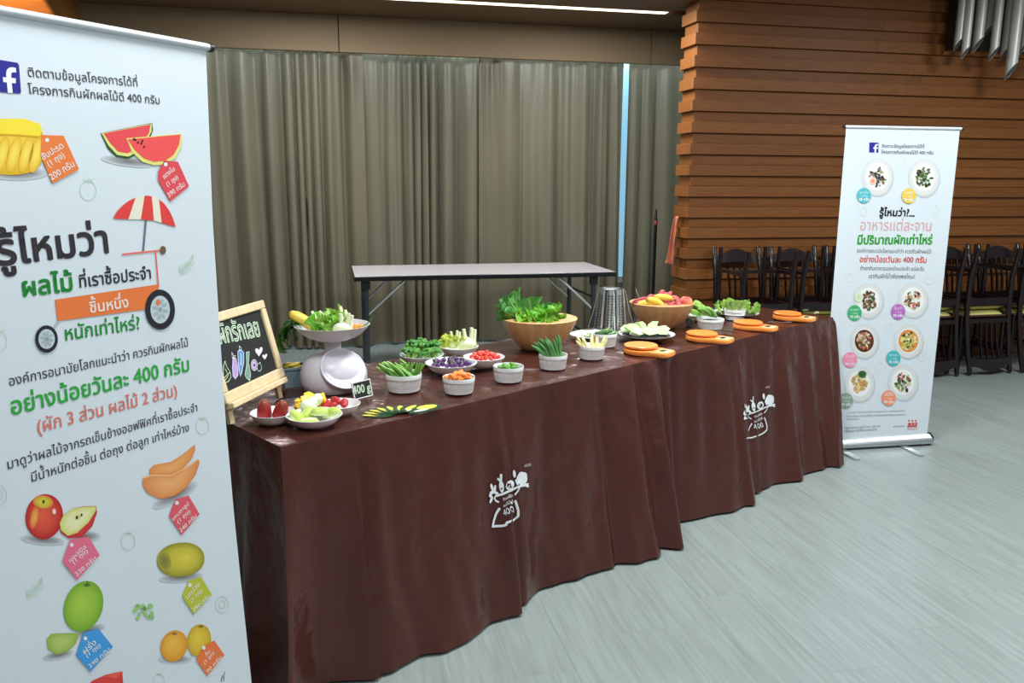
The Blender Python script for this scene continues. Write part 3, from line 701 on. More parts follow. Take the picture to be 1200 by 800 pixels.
def plate(cx, cy, kind, pal, badge, bc, word, rx=18, ry=22):
    P.ell(cx+.8, cy+1.4, rx+.5, ry+.6, (150, 150, 150), (196, 202, 206), layer=1); P.ell(cx, cy, rx, ry, (238, 236, 232), (214, 214, 212), layer=2); P.ell(cx, cy, rx*.72, ry*.72, (236, 234, 230), (242, 241, 238), layer=3)
    if kind: P.ell(cx, cy, rx*.68, ry*.66, kind[0], kind[1], layer=4)
    for i in range(46):
        a = rg.uniform(0, 2*PI); r = rg.random()**.6*.52; c = rg.choice(pal); c = tuple(min(255, max(0, q+rg.randint(-18, 18))) for q in c)
        P.ell(cx+rx*r*math.cos(a), cy+ry*r*math.sin(a), rg.uniform(1.2, 3), rg.uniform(.8, 1.9), c, rot=rg.uniform(0, PI), layer=5+i % 6, n=8)
    P.ell(badge[0], badge[1], 8.3, 9, bc, layer=12, n=26)
    lt = tuple(int(q*.3+178) for q in bc)
    P.text(word[0], (badge[0]-5.4, badge[1]-2.4), (badge[0]+5.4, badge[1]-2.4), lt, .03, 13); P.text('1 จาน', (badge[0]-4, badge[1]+1.6), (badge[0]+4, badge[1]+1.6), lt, .03, 13)
    P.text(word[1], (badge[0]-6, badge[1]+6), (badge[0]+6, badge[1]+6), (248, 248, 248), .08, 13)
plate(1028, 207, None, [(140, 120, 104), (110, 92, 80), (50, 60, 44), (38, 50, 36), (170, 150, 130)], (1012, 229), (86, 186, 194), ('ขนมจีน', '85 กรัม'))
P.ell(1022.5, 212, 4.2, 4.6, (240, 120, 70), (246, 236, 220), layer=11)
plate(1082.5, 208, None, [(46, 74, 34), (66, 96, 44), (96, 110, 60), (150, 140, 100), (40, 56, 30)], (1064.5, 229.5), (236, 200, 76), ('ผัดผัก', '70 กรัม'))
plate(1017.3, 352, None, [(120, 84, 60), (92, 60, 44), (150, 110, 80), (90, 96, 50)], (1001, 366.3), (64, 174, 110), ('กะเพรา', '15 กรัม'), 17.5, 20.5)
P.ell(1006, 348, 5, 6, (206, 222, 170), (230, 234, 214), layer=11)
plate(1069.6, 351.5, None, [(206, 186, 130), (190, 110, 90), (70, 90, 50), (226, 214, 180), (110, 60, 70)], (1052, 365), (186, 104, 190), ('ส้มตำ', '90 กรัม'), 17.5, 20.5)
plate(1012.6, 399.3, ((120, 66, 40), (84, 42, 30)), [(196, 170, 140), (90, 80, 50), (190, 120, 90), (226, 206, 180)], (995.6, 421.3), (240, 142, 170), ('ต้มยำ', '100 กรัม'), 16.5, 20)
plate(1064.3, 399.3, ((220, 170, 80), (226, 140, 60)), [(206, 206, 120), (170, 186, 90), (234, 220, 160), (80, 84, 50)], (1046.5, 419.4), (70, 182, 184), ('แกงส้ม', '75 กรัม'), 17, 20)
plate(1007, 449.6, None, [(220, 170, 96), (230, 190, 120), (206, 140, 80), (190, 160, 80)], (991, 469), (146, 164, 150), ('ผัดไทย', '20 กรัม'), 17.5, 20.5)
P.ell(1010, 438, 5, 4, (40, 84, 40), (70, 110, 60), layer=11)
plate(1058, 447.7, None, [(90, 100, 60), (220, 214, 180), (66, 60, 50), (150, 160, 90), (210, 110, 80)], (1041, 466), (244, 148, 110), ('สลัด', '80 กรัม'), 17.5, 20.5)
P.text('รู้ไหมว่า?...', (1030, 252.8), (1072, 253.6), (40, 38, 42), .07)
P.text('อาหารแต่ละจาน', (1006.7, 269.8), (1092, 270.6), (222, 160, 158), 0, 1, 1.15)
P.text('มีปริมาณผักเท่าไหร่', (1003.7, 286), (1092, 286), (70, 176, 72), .085, 1, 1.1)
P.text('องค์การอนามัยโลกแนะนำว่า ควรกินผักผลไม้', (1003.5, 295.8), (1091, 297), (112, 108, 110), .01, 1, 1.15)
P.text('อย่างน้อยวันละ 400 กรัม', (1006.7, 307), (1086, 307.8), (222, 84, 72), .045, 1, 1.05)
P.text('ถ้าเรากินอาหารนอกบ้านประจำ แต่ละวัน', (1007.5, 316.4), (1083, 317.2), (112, 108, 110), .01, 1, 1.15)
P.text('เรากินผักได้เพียงพอไหม?', (1017.5, 326), (1072, 326.4), (112, 108, 110), .01, 1, 1.15)
P.text('หมายเหตุ : น้ำหนักผักเฉลี่ยต่อจาน โดยประมาณ จากร้านอาหารทั่วไป', (993, 484.2), (1060, 482), (140, 138, 140), 0, 1)
P.text('ติดตามข้อมูลและความรู้เรื่องการกินผักผลไม้ให้เพียงพอในแต่ละวัน', (992, 488.5), (1061, 486.6), (140, 138, 140), 0, 1)
P.text('ของแต่ละคน', (992, 492), (1007, 491.6), (140, 138, 140), 0, 1)
P.ell(985.3, 499.5, 2, 2.6, (110, 190, 70), layer=1, n=10)
P.text('โครงการกินผักผลไม้ดี วันละ 400 กรัม', (989, 502.5), (1032, 500), (130, 128, 132), 0, 1)
P.text('เพื่อสุขภาพที่ดีของคนไทย', (989, 506.5), (1028, 504.2), (130, 128, 132), 0, 1)
P.text('สนับสนุนโดย', (1046, 500.5), (1060, 500), (130, 128, 132), 0, 1)
P.text('สสส', (1063, 500.5), (1074.5, 500), (226, 74, 66), .09, 1, 1.2)
for x in (1065, 1069, 1073): P.ell(x, 492.8, 1, 1.3, (226, 74, 66), layer=1, n=8)
P.text('กองทุนสุขภาพ', (1063, 503.3), (1075, 503), (226, 74, 66), 0, 1)
for x, y in ((1058, 192), (1012, 248), (1096, 246), (995, 325), (1088, 328), (1042, 383), (1080, 418), (1030, 428), (983, 400)): P.ring(x, y, 4, 5, .8, (222, 228, 222), 1)
finish(P, fb, 'printed_artwork')

# ================================================================== FOLDING TABLE BEHIND
ZF = .86
ft = thing('folding_table', 'pale-topped folding table with black edge standing in front of the curtains', 'table', (1.25, 7.0, 0))
b = MB(); X0, X1, Y0, Y1 = -1.073, 1.075, -.50, .34
b.box(X0, X1, Y0, Y1, ZF-.004, ZF, bev=.0015); b.obj('table_top', mat('laminate_top', (182, 174, 174), rough=.3, noise=.03, nscale=60), ft, False)
b = MB(); b.box(X0-.004, X1+.004, Y0-.004, Y1+.004, ZF-.04, ZF-.0042, bev=.003); b.obj('edge_band', mat('black_edge', (16, 17, 20), rough=.35), ft, False)
gm = mat('painted_steel', (74, 78, 86), rough=.35, metal=.6, noise=.06)
for x, q in ((X0+.09, 1), (X1-.17, -1)):
    for y in (Y0+.06, Y1-.06):
        b = MB(); b.box(x-.016, x+.016, y-.016, y+.016, .012, ZF-.04, bev=.003); lg = b.obj('leg', gm, ft, False)
        b = MB(); b.box(x-.02, x+.02, y-.02, y+.02, 0, .014); b.obj('foot_cap', DKP, lg, False)
        b = MB(); b.box(x-.03, x+.03, y-.024, y+.024, ZF-.11, ZF-.04); b.obj('bracket', DKP, ft, False)
        b = MB(); b.tube([(x+q*.012, y, ZF-.31), (x+q*.30, y, ZF-.05)], .011, 8); b.obj('brace', ALU, ft)
    b = MB(); b.tube([(x, Y0+.06, .30), (x, Y1-.06, .30)], .011, 8); b.obj('cross_bar', gm, ft)
    b = MB(); b.tube([(x, Y0+.06, ZF-.22), (x, Y1-.06, ZF-.22)], .011, 8); b.obj('cross_bar', gm, ft)

# ================================================================== STACKED CHAIRS
cw = mat('dark_chair_wood', (26, 13, 14), rough=.3, spec=.5, coat=.3, noise=.15, nscale=14, stretch=(1, 1, .2))
cs = mat('seat_board', (84, 44, 44), rough=.45, noise=.1, nscale=10)
cy_ = mat('yellow_vinyl', (206, 200, 122), rough=.4, noise=.05, nscale=12)
def chair():
    """upright, facing -Y, origin on the floor; seat contact plane at .535"""
    t = thing('dining_chair', '', 'chair'); W2 = .215; S = .500
    for sx in (-1, 1):
        b = MB(); b.tube([(sx*W2*.97, .20+.05, .0), (sx*W2, .20, .25), (sx*W2, .20, S), (sx*W2, .215, .65), (sx*W2*.98, .255, .88), (sx*W2*.96, .30, 1.05), (sx*W2*.96, .305, 1.065)], [.019, .021, .024, .022, .021, .019, .012], 8); b.obj('back_post', cw, t, True, 50)
        b = MB(); b.tube([(sx*W2*.95, -.215, 0), (sx*W2*.97, -.215, .25), (sx*W2*.97, -.21, S-.02)], [.016, .02, .022], 8); b.obj('leg', cw, t, True, 50)
        b = MB(); b.box(sx*W2-.009, sx*W2+.009, -.20, .20, .17, .20); b.obj('stretcher', cw, t, False)
        b = MB(); b.box(sx*W2*.96-.010, sx*W2*.96+.010, -.20, .19, S-.075, S-.02); b.obj('seat_rail', cw, t, False)
    b = MB(); b.box(-W2, W2, -.012, .012, .172, .198); b.obj('stretcher', cw, t, False)
    for y in (-.21, .20):
        b = MB(); b.box(-W2*.96, W2*.96, y-.010, y+.010, S-.075, S-.02); b.obj('seat_rail', cw, t, False)
    b = MB(); b.box(-.225, .225, -.235, .19, S-.02, S, bev=.008); b.obj('seat_board', cs, t, False)
    b = MB()
    def cu(u, v):
        x = (u-.5)*2; y = (v-.5)*2; h = (1-abs(x)**6)**.5*(1-abs(y)**6)**.5 if abs(x) < 1 and abs(y) < 1 else 0
        return (x*.205, y*.195-.02, S+.033*h)
    b.grid(cu, 14, 12); b.obj('seat_cushion', cy_, t)
    # crest rail: arched top
    b = MB(); n = 16; fr = []; 
    for i in range(n+1):
        x = -W2*.95+W2*1.9*i/n; s = x/(W2*.95); top = .985+.06*math.cos(s*PI*.5)**2*(1 if abs(s) < .99 else 0)+.012*abs(s)**6; bo = .925+.012*math.cos(s*PI/2); bow = .012*(1-s*s)
        fr.append([(x, .265+bow, bo), (x, .285+bow, top), (x, .305+bow, top), (x, .288+bow, bo)])
    for r in fr: b.v += r
    for i in range(n):
        for j in range(4): b.f.append((i*4+j, i*4+(j+1) % 4, i*4+4+(j+1) % 4, i*4+4+j))
    b.f += [(0, 1, 2, 3), (n*4+3, n*4+2, n*4+1, n*4)]; b.c = [(1, 1, 1, 1)]*len(b.v); b.obj('crest_rail', cw, t, True, 40)
    b = MB(); b.box(-W2, W2, .205, .228, .60, .635); b.obj('lower_rail', cw, t, False)
    for x in (-.078, -.026, .026, .078):
        b = MB(); b.tube([(x, .217, .62), (x*1.05, .240, .78), (x*1.15, .290, .94)], [.015, .017, .013], 6, flat=.45); b.obj('back_slat', cw, t, True)
    return t
ch0 = chair(); xs = [3.39+.52*k for k in range(6)]
upl = ['upright dark chair against the slatted wall, leftmost of the row, above the romaine plate', 'second upright dark chair from the left against the slatted wall', 'upright dark chair mostly hidden behind the left side of the far banner', 'upright dark chair hidden behind the far banner, fourth from the left',
       'upright dark chair just right of the far banner, back to the slatted wall', 'upright dark chair at the right edge of the picture, back to the slatted wall']
inl = ['upside-down dark chair resting on the leftmost chair of the row, legs in the air', 'upside-down dark chair on the second chair from the left, legs in the air', 'upside-down dark chair partly hidden behind the left side of the far banner', 'upside-down dark chair whose crest rail reaches the floor right beside the far banner',
       'upside-down dark chair seen whole right of the far banner, crest rail on the floor', 'upside-down dark chair cut by the right edge of the picture']
first = True
jr = random.Random(8)
for x, a_, c_ in zip(xs, upl, inl):
    u_ = ch0 if first else copy_tree(ch0); first = False
    dx = jr.uniform(-.012, .012); u_.location = (x+dx, 6.12, 0); u_.rotation_euler = (0, 0, jr.uniform(-.03, .03)); u_['label'] = a_; u_['group'] = 'upright chairs along the slatted wall'
    v_ = copy_tree(ch0); v_.location = (x+dx+jr.uniform(-.01, .01), 6.08, 1.071); v_.rotation_euler = (PI, 0, jr.uniform(-.04, .04)); v_['label'] = c_; v_['group'] = 'inverted chairs stacked seat to seat'

# ================================================================== HANGING METAL TUBES (upper right)
ho = thing('tube_ornament', 'cluster of hanging grey metal tubes with slanted ends on the slatted wall', 'wall ornament', (5.5, 6.4, 3.0))
b = MB(); b.box(-.25, .95, .0, .03, -.26, .75); b.obj('back_board', mat('dark_board', (34, 22, 16), rough=.7, noise=.1), ho, False)
b = MB(); b.box(-.27, -.245, -.06, .03, -.28, .75); b.obj('side_board', mat('dark_board'), ho, False)
tm = mat('tube_metal', (206, 204, 198), rough=.42, metal=.3, noise=.06, nscale=4, stretch=(1, 1, .2)); te = mat('tube_end', (84, 88, 84), rough=.6)
for (px, py, w, Y) in ((1123, 52, 8.5, 6.2), (1131, 62, 8.5, 6.15), (1145.5, 53, 11, 6.2), (1158, 36, 8, 6.3), (1164.5, 63, 9.5, 6.18), (1178.5, 62, 10.5, 6.2), (1184.5, 84, 12, 6.11), (1201, 55, 11, 6.2), (1214, 70, 11, 6.15), (1226, 40, 10, 6.25), (1240, 66, 11, 6.18)):
    p = QY(px, py, Y); r = M(w, p)/2*1.05; n = 16; z1 = 3.75
    ring = [(r*math.cos(2*PI*k/n), r*math.sin(2*PI*k/n)) for k in range(n)]
    b = MB(); vs = [(p.x-5.5+x, p.y-6.4+y, p.z-3.0+x*.7-y*1.3) for x, y in ring]+[(p.x-5.5+x, p.y-6.4+y, z1-3) for x, y in ring]
    b.add(vs, [(k, (k+1) % n, n+(k+1) % n, n+k) for k in range(n)]+[tuple(range(n, 2*n))]); tb = b.obj('tube', tm, ho, True, 40)
    b = MB(); b.add([(v[0], v[1], v[2]+.002) for v in vs[:n]], [tuple(reversed(range(n)))]); b.obj('tube_end', te, tb, False)

# dark pole with a red band, orange strip
p = QY(769, 245, 7.55)
b = MB(); b.lathe([(.012, 0), (.016, .02), (.016, p.z-.16), (.019, p.z-.15), (.019, p.z-.10), (.015, p.z-.09), (.008, p.z)], 10)
po = b.obj('pole', mat('black_pole', (14, 14, 14), rough=.5), None, True, 40, loc=(p.x, p.y, 0)); tag(po, 'thin black pole with a red band standing before the right curtain', 'pole')
b = MB(); b.lathe([(.0195, p.z-.15), (.0205, p.z-.145), (.0205, p.z-.115), (.0195, p.z-.11)], 10); b.obj('red_band', mat('red_tape', (150, 66, 50), rough=.6), po)
p = QY(795, 253, 6.68)
b = MB()
def stp(u, v):
    w = .03+.075*v-.05*max(0, v-.6); z = p.z-.42*v
    return (2.932-.006-w*u-.03*v, 6.62+.02*math.sin(u*9+v*3), z+.03*u*math.sin(v*7))
b.grid(stp, 8, 20); o = b.obj('orange_cloth', mat('orange_cloth', (206, 120, 88), rough=.7, noise=.12, nscale=12), None, thick=.003); tag(o, 'orange cloth strip hanging at the left edge of the slatted wall', 'cloth')

# ================================================================== FOOD AND TABLE WARE
Z = ZT+.001
PORC = mat('white_porcelain', (238, 238, 236), rough=.16, spec=.55, noise=.01, nscale=8, coat=.3)
VEG = mat('vegetable', vcol=True, rough=.38, spec=.45, noise=.10, nscale=45, rnd=.07, sss=.0)
LEAF = mat('leaf', vcol=True, rough=.42, spec=.4, noise=.13, nscale=35, trans=.28, rnd=.06)
R_ = random.Random(21)
def C3(c): return rgb(*c)
def ang(p, q): return math.atan2(q[1]-p[1], q[0]-p[0])

_ramp = {}
def ramekin(px0, px1, yb, label, hh=.060):
    P0 = Q((px0+px1)/2, yb, Z); w = M(px1-px0, P0)/2; away = Vector((P0.x, P0.y, 0)).normalized(); P0 = P0+away*w*.78
    t = thing('ramekin', label, 'bowl', (P0.x, P0.y, Z), 0, 'ribbed white ramekins on the tables')
    if 'm' not in _ramp:
        pr = [(.80, 0), (.86, .02), (.88, .10), (.97, .72), (.97, .74)]
        b = MB(); b.lathe([(r*.060, z*.052) for r, z in [(.0, .0), (.80, 0), (.86, .03), (.885, .09)]]+[(.060*(.885+.085*k/5), .052*(.09+.64*k/5)) for k in range(1, 6)], 96, flute=(3, 8, 2, .035))
        _ramp['m'] = b.mesh('wall', PORC, True, 40)
        b = MB(); b.lathe([(r*.060, z*.052) for r, z in [(.97, .73), (1.0, .75), (1.005, .95), (.99, 1.0), (.95, .985), (.935, .90), (.90, .25), (.82, .12), (0, .11)]], 48)
        _ramp['r'] = b.mesh('rim', PORC, True, 50)
    for nm, k in (('body', 'm'), ('rim', 'r')):
        o = bpy.data.objects.new(nm, _ramp[k]); COL.objects.link(o); o.parent = t
    t.scale = (w/.060, w/.060, w/.060*1.14)
    return t, w
def item(o, P, rot, label, cat, group):
    o.location = P; o.rotation_euler = rot; return tag(o, label, cat, group)
ORD = ['leftmost', 'second from left', 'third from left', 'fourth from left', 'fifth from left', 'sixth from left', 'seventh from left', 'eighth from left', 'ninth from left', 'tenth from left', 'eleventh from left', 'twelfth from left', 'thirteenth from left', 'fourteenth from left', 'fifteenth from left', 'rightmost']
def pxx(o): v = o.location-CC; return v.dot(CR)/v.dot(CF)
def many(meshes, name, n, place, label, cat, group):
    made = []
    for i in range(n):
        o = bpy.data.objects.new(name, meshes[i % len(meshes)]); COL.objects.link(o)
        P, rot, sc = place(i); o.location = P; o.rotation_euler = rot; o.scale = (sc,)*3 if not isinstance(sc, tuple) else sc
        tag(o, label, cat, group); made.append(o)
    if 1 < n <= 16:
        made.sort(key=pxx)
        for k, o in enumerate(made): o['label'] = label+', '+('rightmost' if k == n-1 else ORD[k])

# ---- meshes of single vegetables
def stick_mesh(L, r, c0, c1, bend=0, flat=1, n=7, tip=.5, seed=0):
    rr = random.Random(seed); pts = []; R = []
    for i in range(7):
        t = i/6; pts.append((bend*math.sin(t*PI), .1*bend*math.sin(t*5), L*t)); R.append(r*(1 if .1 < t < .9 else (tip if t >= .9 else .75)))
    b = MB(); b.tube(pts, R, n, colf=lambda t, a: C3(interp(c0, c1, t)), flat=flat); return b
def mk(b, name, m=None, ang_=50): return b.mesh(name, m or VEG, True, ang_)
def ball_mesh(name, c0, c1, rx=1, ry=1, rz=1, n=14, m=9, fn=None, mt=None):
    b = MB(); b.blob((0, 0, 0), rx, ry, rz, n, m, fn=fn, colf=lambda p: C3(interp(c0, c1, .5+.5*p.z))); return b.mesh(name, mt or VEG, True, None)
def leaf_mesh(L, W, cg, cr, bend=.5, ruffle=.1, rf=7, cup=.25, rib=.12, seed=0, nu=16, nv=10, stem=.15, thick=0, shape=.8):
    rr = random.Random(seed); ph = rr.uniform(0, 6)
    def prof(u):
        if u < stem: return .16+.25*(u/stem)**2*.6
        q = (u-stem)/(1-stem); return (.31+.69*math.sin(min(q*1.15, 1)*PI/2)**shape)*(1-max(0, (q-.72)/.28)**2.4*.92)
    def f(u, v):
        s = (v-.5)*2; w = W*.5*prof(u); th = bend*u
        y = L*(math.sin(th)/bend if bend else u); z = L*((1-math.cos(th))/bend if bend else 0)
        e = abs(s)**2; rz = ruffle*W*e*math.sin(rf*PI*u+ph+s)*(u > stem*.6)+.4*ruffle*W*e*math.sin(rf*2.3*PI*u+ph*2-s)
        up = cup*w*(s*s)+rz
        # z is the curl, up is out of the leaf face
        return (s*w*(1-.12*e*abs(math.sin(rf*PI*u+ph))), -z-math.sin(th)*0+up*math.cos(th)*1.0, y+up*math.sin(th))
    def cf(u, v):
        s = abs(v-.5)*2; k = max(0, 1-s/(rib+.5*rib*(1-u)))*(1-.5*u); k = max(k, (1-u/stem)*.9 if u < stem else 0)
        vein = .14*(math.sin(u*40+s*9) > .8); return C3(interp(cg, cr, min(1, k+vein)))
    b = MB(); b.grid(f, nu, nv, colf=cf); return b

def orient(s_, b_):
    z = Vector(s_).normalized(); y = -Vector(b_); y = (y-z*y.dot(z)).normalized(); x = y.cross(z)
    return Matrix((x, y, z)).transposed().to_euler()

# ---- chalkboard easel -------------------------------------------------
BR = Q(331, 441, ZT+.075); BL = Q(263, 474, ZT+.075); ub = (BR-BL).normalized()
d = ray(305, 352); t_ = (BR-CC).dot(ub)/d.dot(ub); TR = CC+d*t_; vb = (TR-BR).normalized(); BH = (TR-BR).length
pb = Plane(BR, ub, vb)
BWd = .40
eas = thing('chalkboard_easel', 'chalkboard in a pale wooden frame on an easel, left end of the near table', 'chalkboard', (BR.x, BR.y, ZT))
def EL(a, v, h): return pb.pt(a, v, h)-eas.location
wd = mat('pale_pine', (232, 206, 164), rough=.5, noise=.10, nscale=14, stretch=(3, 3, .6))
def slab(a0, a1, v0, v1, h0, h1, bev=.003):
    m = Matrix(((ub.x, vb.x, pb.n.x, 0), (ub.y, vb.y, pb.n.y, 0), (ub.z, vb.z, pb.n.z, 0), (0, 0, 0, 1))); m.translation = pb.P-eas.location
    b = MB(); b.box(a0, a1, v0, v1, h0, h1, bev=bev, mtx=m); return b
FWd = .030
slab(-BWd, 0, 0, FWd*1.15, -.006, .014).obj('frame_rail', wd, eas, False)
slab(-BWd, 0, BH-FWd, BH, -.006, .014).obj('frame_rail', wd, eas, False)
slab(-FWd, 0, FWd*1.15+.0005, BH-FWd-.0005, -.006, .014).obj('frame_stile', wd, eas, False)
slab(-BWd, -BWd+FWd, FWd*1.15+.0005, BH-FWd-.0005, -.006, .014).obj('frame_stile', wd, eas, False)
slab(-BWd+FWd-.004, -FWd+.004, FWd, BH-FWd+.004, -.004, .004, 0).obj('slate', mat('chalk_slate', (26, 28, 27), rough=.75, noise=.2, nscale=9), eas, False)
slab(-BWd+.01, -.022, -.020, -.0, -.008, .030).obj('ledge', wd, eas, False)
for a in (-.035, -BWd+.035):
    b = MB(); top = EL(a, .12, -.012); bt = EL(a, -.03, -.012); dr = (bt-top).normalized(); fo = bt+dr*((bt.z)/-dr.z) if dr.z < 0 else bt
    fo = Vector((bt.x, bt.y, 0))+Vector((dr.x, dr.y, 0))*.03
    b.tube([top, bt, fo+Vector((0, 0, .004))], .012, 4); b.obj('front_leg', wd, eas, True, 30)
b = MB(); tp = EL(-BWd/2, BH*.9, -.012); b.tube([tp, Vector((tp.x, tp.y, 0))-Vector((pb.n.x, pb.n.y, 0))*.12+Vector((0, 0, .005))], .011, 4); b.obj('back_leg', wd, eas, True, 30)
P = Print(pb, .0046, .0003); CG = (206, 226, 196)
P.text('ผักรักเลย', (256, 403.5), (305, 393.5), CG, 9, 1, 1.35)
def loop_draw(pts, col, w=1.0, fill=None):
    if fill: P.poly(pts, fill, 1)
    P.stroke(pts, w, col, 3, True)
loop_draw([(262, 423), (264, 430), (268, 436), (269, 442), (266, 447), (262, 449), (260, 443), (260, 430)], (196, 214, 176)); P.stroke([(262, 432), (266, 440), (262, 446)], .9, (196, 214, 176), 3); P.stroke([(268, 436), (261, 443)], .9, (196, 214, 176), 3)
loop_draw([(271.5, 418), (275, 421), (277.5, 431), (277, 440), (274, 444), (271.5, 441), (270.7, 431)], (224, 208, 234), 1, (178, 150, 200)); loop_draw([(270, 413), (272, 417), (274.5, 417), (274, 420), (270.5, 420)], (224, 224, 224), .8)
loop_draw([(277, 412), (280.5, 410), (284, 413), (284, 425), (281.5, 437), (280, 441), (279, 436), (277.5, 424)], (214, 226, 240), 1, (92, 140, 190)); loop_draw([(279, 405.5), (281, 408), (281, 411), (278.6, 411)], (226, 232, 238), .8); P.stroke([(280.3, 414), (281, 420), (280.6, 428)], 1.4, (214, 226, 240), 4)
loop_draw([(287, 413), (290.5, 412), (289.5, 425), (292, 438), (291, 446), (287, 443), (285.5, 440), (287.5, 427)], (196, 222, 206), 1, (120, 150, 134))
P.ell(296.3, 428, 3.3, 6, (220, 196, 226), (150, 120, 170), layer=2, n=14); P.ring(296.3, 428, 3.6, 6.4, .8, (220, 214, 226), 3); P.ell(296.3, 428, 1.2, 2, (70, 60, 80), layer=4, n=8)
P.ring(302.2, 430.5, 2.6, 4.6, .8, (190, 212, 196), 3); P.stroke([(301.5, 426), (304, 424.5)], .8, (190, 212, 196), 3)
def heart(cx, cy, s, dy=0): P.poly([(cx, cy+s*1.15), (cx-s*.75, cy+s*.2), (cx-s*.95, cy-s*.45), (cx-s*.6, cy-s*.75), (cx-s*.15, cy-s*.55), (cx, cy-s*.25), (cx+s*.2, cy-s*.85), (cx+s*.6, cy-s*1.1), (cx+s*.85, cy-s*.65), (cx+s*.7, cy+s*.05)], (232, 220, 232), 2)
heart(302, 412, 5.0); heart(308.8, 418, 3.2)
P.mb.v = [tuple(Vector(v)-eas.location) for v in P.mb.v]; P.obj('chalk_drawing', eas, mat('chalk', vcol=True, rough=.9, noise=.25, nscale=180))

# ---- kitchen scale with bowl -----------------------------------------
kp = Q(392, 460, Z); away = Vector((kp.x, kp.y, 0)).normalized(); kr = M(71, kp)/2; kp = kp+away*kr*.62
fdir = math.atan2(-.80, .34)                       # dial faces the aisle
ks = thing('kitchen_scale', 'white mechanical kitchen scale with a round dial and a bowl on top', 'kitchen scale', (kp.x, kp.y, Z), fdir)
KW = mat('scale_plastic', (216, 210, 218), rough=.35, spec=.5, noise=.01)
def kprof(z): return [(kr*.95, 0), (kr*1.02, .008), (kr*1.07, .035), (kr*1.06, .065), (kr*.98, .094), (kr*.84, .118), (kr*.62, .136), (kr*.36, .147), (0, .150)]
b = MB(); b.lathe([(r_*1.05, z_) for r_, z_ in kprof(0)], 48, sx=.95, sy=1.0); b.obj('housing', KW, ks)
b = MB(); b.lathe([(.034, .0), (.032, .036), (.036, .04), (.0, .041)], 24, at=(0, 0, .146), sx=.7); b.obj('neck', KW, ks)
# tilted dial: disc on the +x side
tl = Matrix.Translation((kr*.70, 0, .087)) @ Matrix.Rotation(math.radians(50), 4, 'Y')
b = MB(); b.lathe([(0, -.05), (kr*.55, -.06), (kr*.755, -.004), (kr*.770, .009), (kr*.760, .0135), (kr*.735, .0138), (kr*.72, .012)], 48, mtx=tl); b.obj('dial_bezel', KW, ks)
b = MB(); b.lathe([(kr*.725, .0118), (0, .0120)], 48, mtx=tl, col=C3((214, 214, 240))); dl = b.obj('dial_face', mat('dial_face', (204, 204, 230), rough=.5, spec=.25), ks, False)
b = MB(); 
for i in range(60):
    a = 2*PI*i/60; L_ = .010 if i % 5 == 0 else .005; w = .0007; r1 = kr*.68; c, s = math.cos(a), math.sin(a)
    b.add([tl @ Vector((c*r-s*q*w, s*r+c*q*w, .0125)) for r, q in ((r1, -1), (r1, 1), (r1-L_, 1), (r1-L_, -1))], [(0, 1, 2, 3)], C3((90, 90, 140)))
for rr_ in (.52, .36):
    for i in range(40):
        a, a2 = 2*PI*i/40, 2*PI*(i+1)/40; r = kr*rr_
        b.add([tl @ Vector((math.cos(x)*(r+q), math.sin(x)*(r+q), .0125)) for x, q in ((a, 0), (a2, 0), (a2, .0008), (a, .0008))], [(0, 1, 2, 3)], C3((150, 150, 190)))
b.obj('printed_graduation', mat('print_ink'), dl, False)
b = MB(); b.lathe([(.009, .0125), (.009, .018), (0, .019)], 16, mtx=tl); b.obj('dial_hub', ALU, ks)
b = MB(); b.box(-.001, kr*.55, -.0012, .0012, .0145, .0155, mtx=tl @ Matrix.Rotation(2.4, 4, 'Z')); b.obj('needle', mat('red_needle', (190, 50, 50)), ks, False)
# bowl
zr = CC.z+ray(386, 380).z*math.hypot(kp.x, kp.y)/math.hypot(ray(386, 380).x, ray(386, 380).y)-Z
br = M(87, kp+Vector((0, 0, zr)))/2
zb0 = .186; bh = zr-zb0
pr = [(0, .0), (.30, .01), (.42, .05), (.62, .22), (.80, .48), (.92, .74), (1.0, .97), (1.01, 1.0), (.99, 1.0), (.96, .95), (.88, .72), (.74, .42), (.5, .16), (0, .09)]
b = MB(); b.lathe([(r*br, zb0+z*bh) for r, z in pr], 64); kb = b.obj('scale_bowl', KW, ks)
kc = Vector((kp.x, kp.y, Z+zb0)); KT = kc.z+bh
rx = Vector((CR.x, CR.y, 0)).normalized(); ry = Vector((-rx.y, rx.x, 0))    # picture-right and away, level
def KB(a, c, h): return kc+rx*(a*br)+ry*(c*br)+Vector((0, 0, bh*h))
# banana sticking out on the left
b = MB(); n = 10; b.tube([(-.062+.13*i/n*.95, 0, .050-.085*i/n-.012*math.sin(PI*i/n)*-1) for i in range(n+1)], [.010, .017, .020, .021, .021, .021, .020, .019, .017, .013, .006], 9, colf=lambda t, a: C3((120, 90, 40) if t < .04 else (236, 204, 84)))
b.add([(0, 0, 0)]*0, []); o = b.obj('banana', VEG, None, True, None); item(o, KB(-.66, -.18, .92), (0, 0, math.atan2(rx.y, rx.x)), 'yellow banana leaning out of the left side of the scale bowl', 'banana', None)
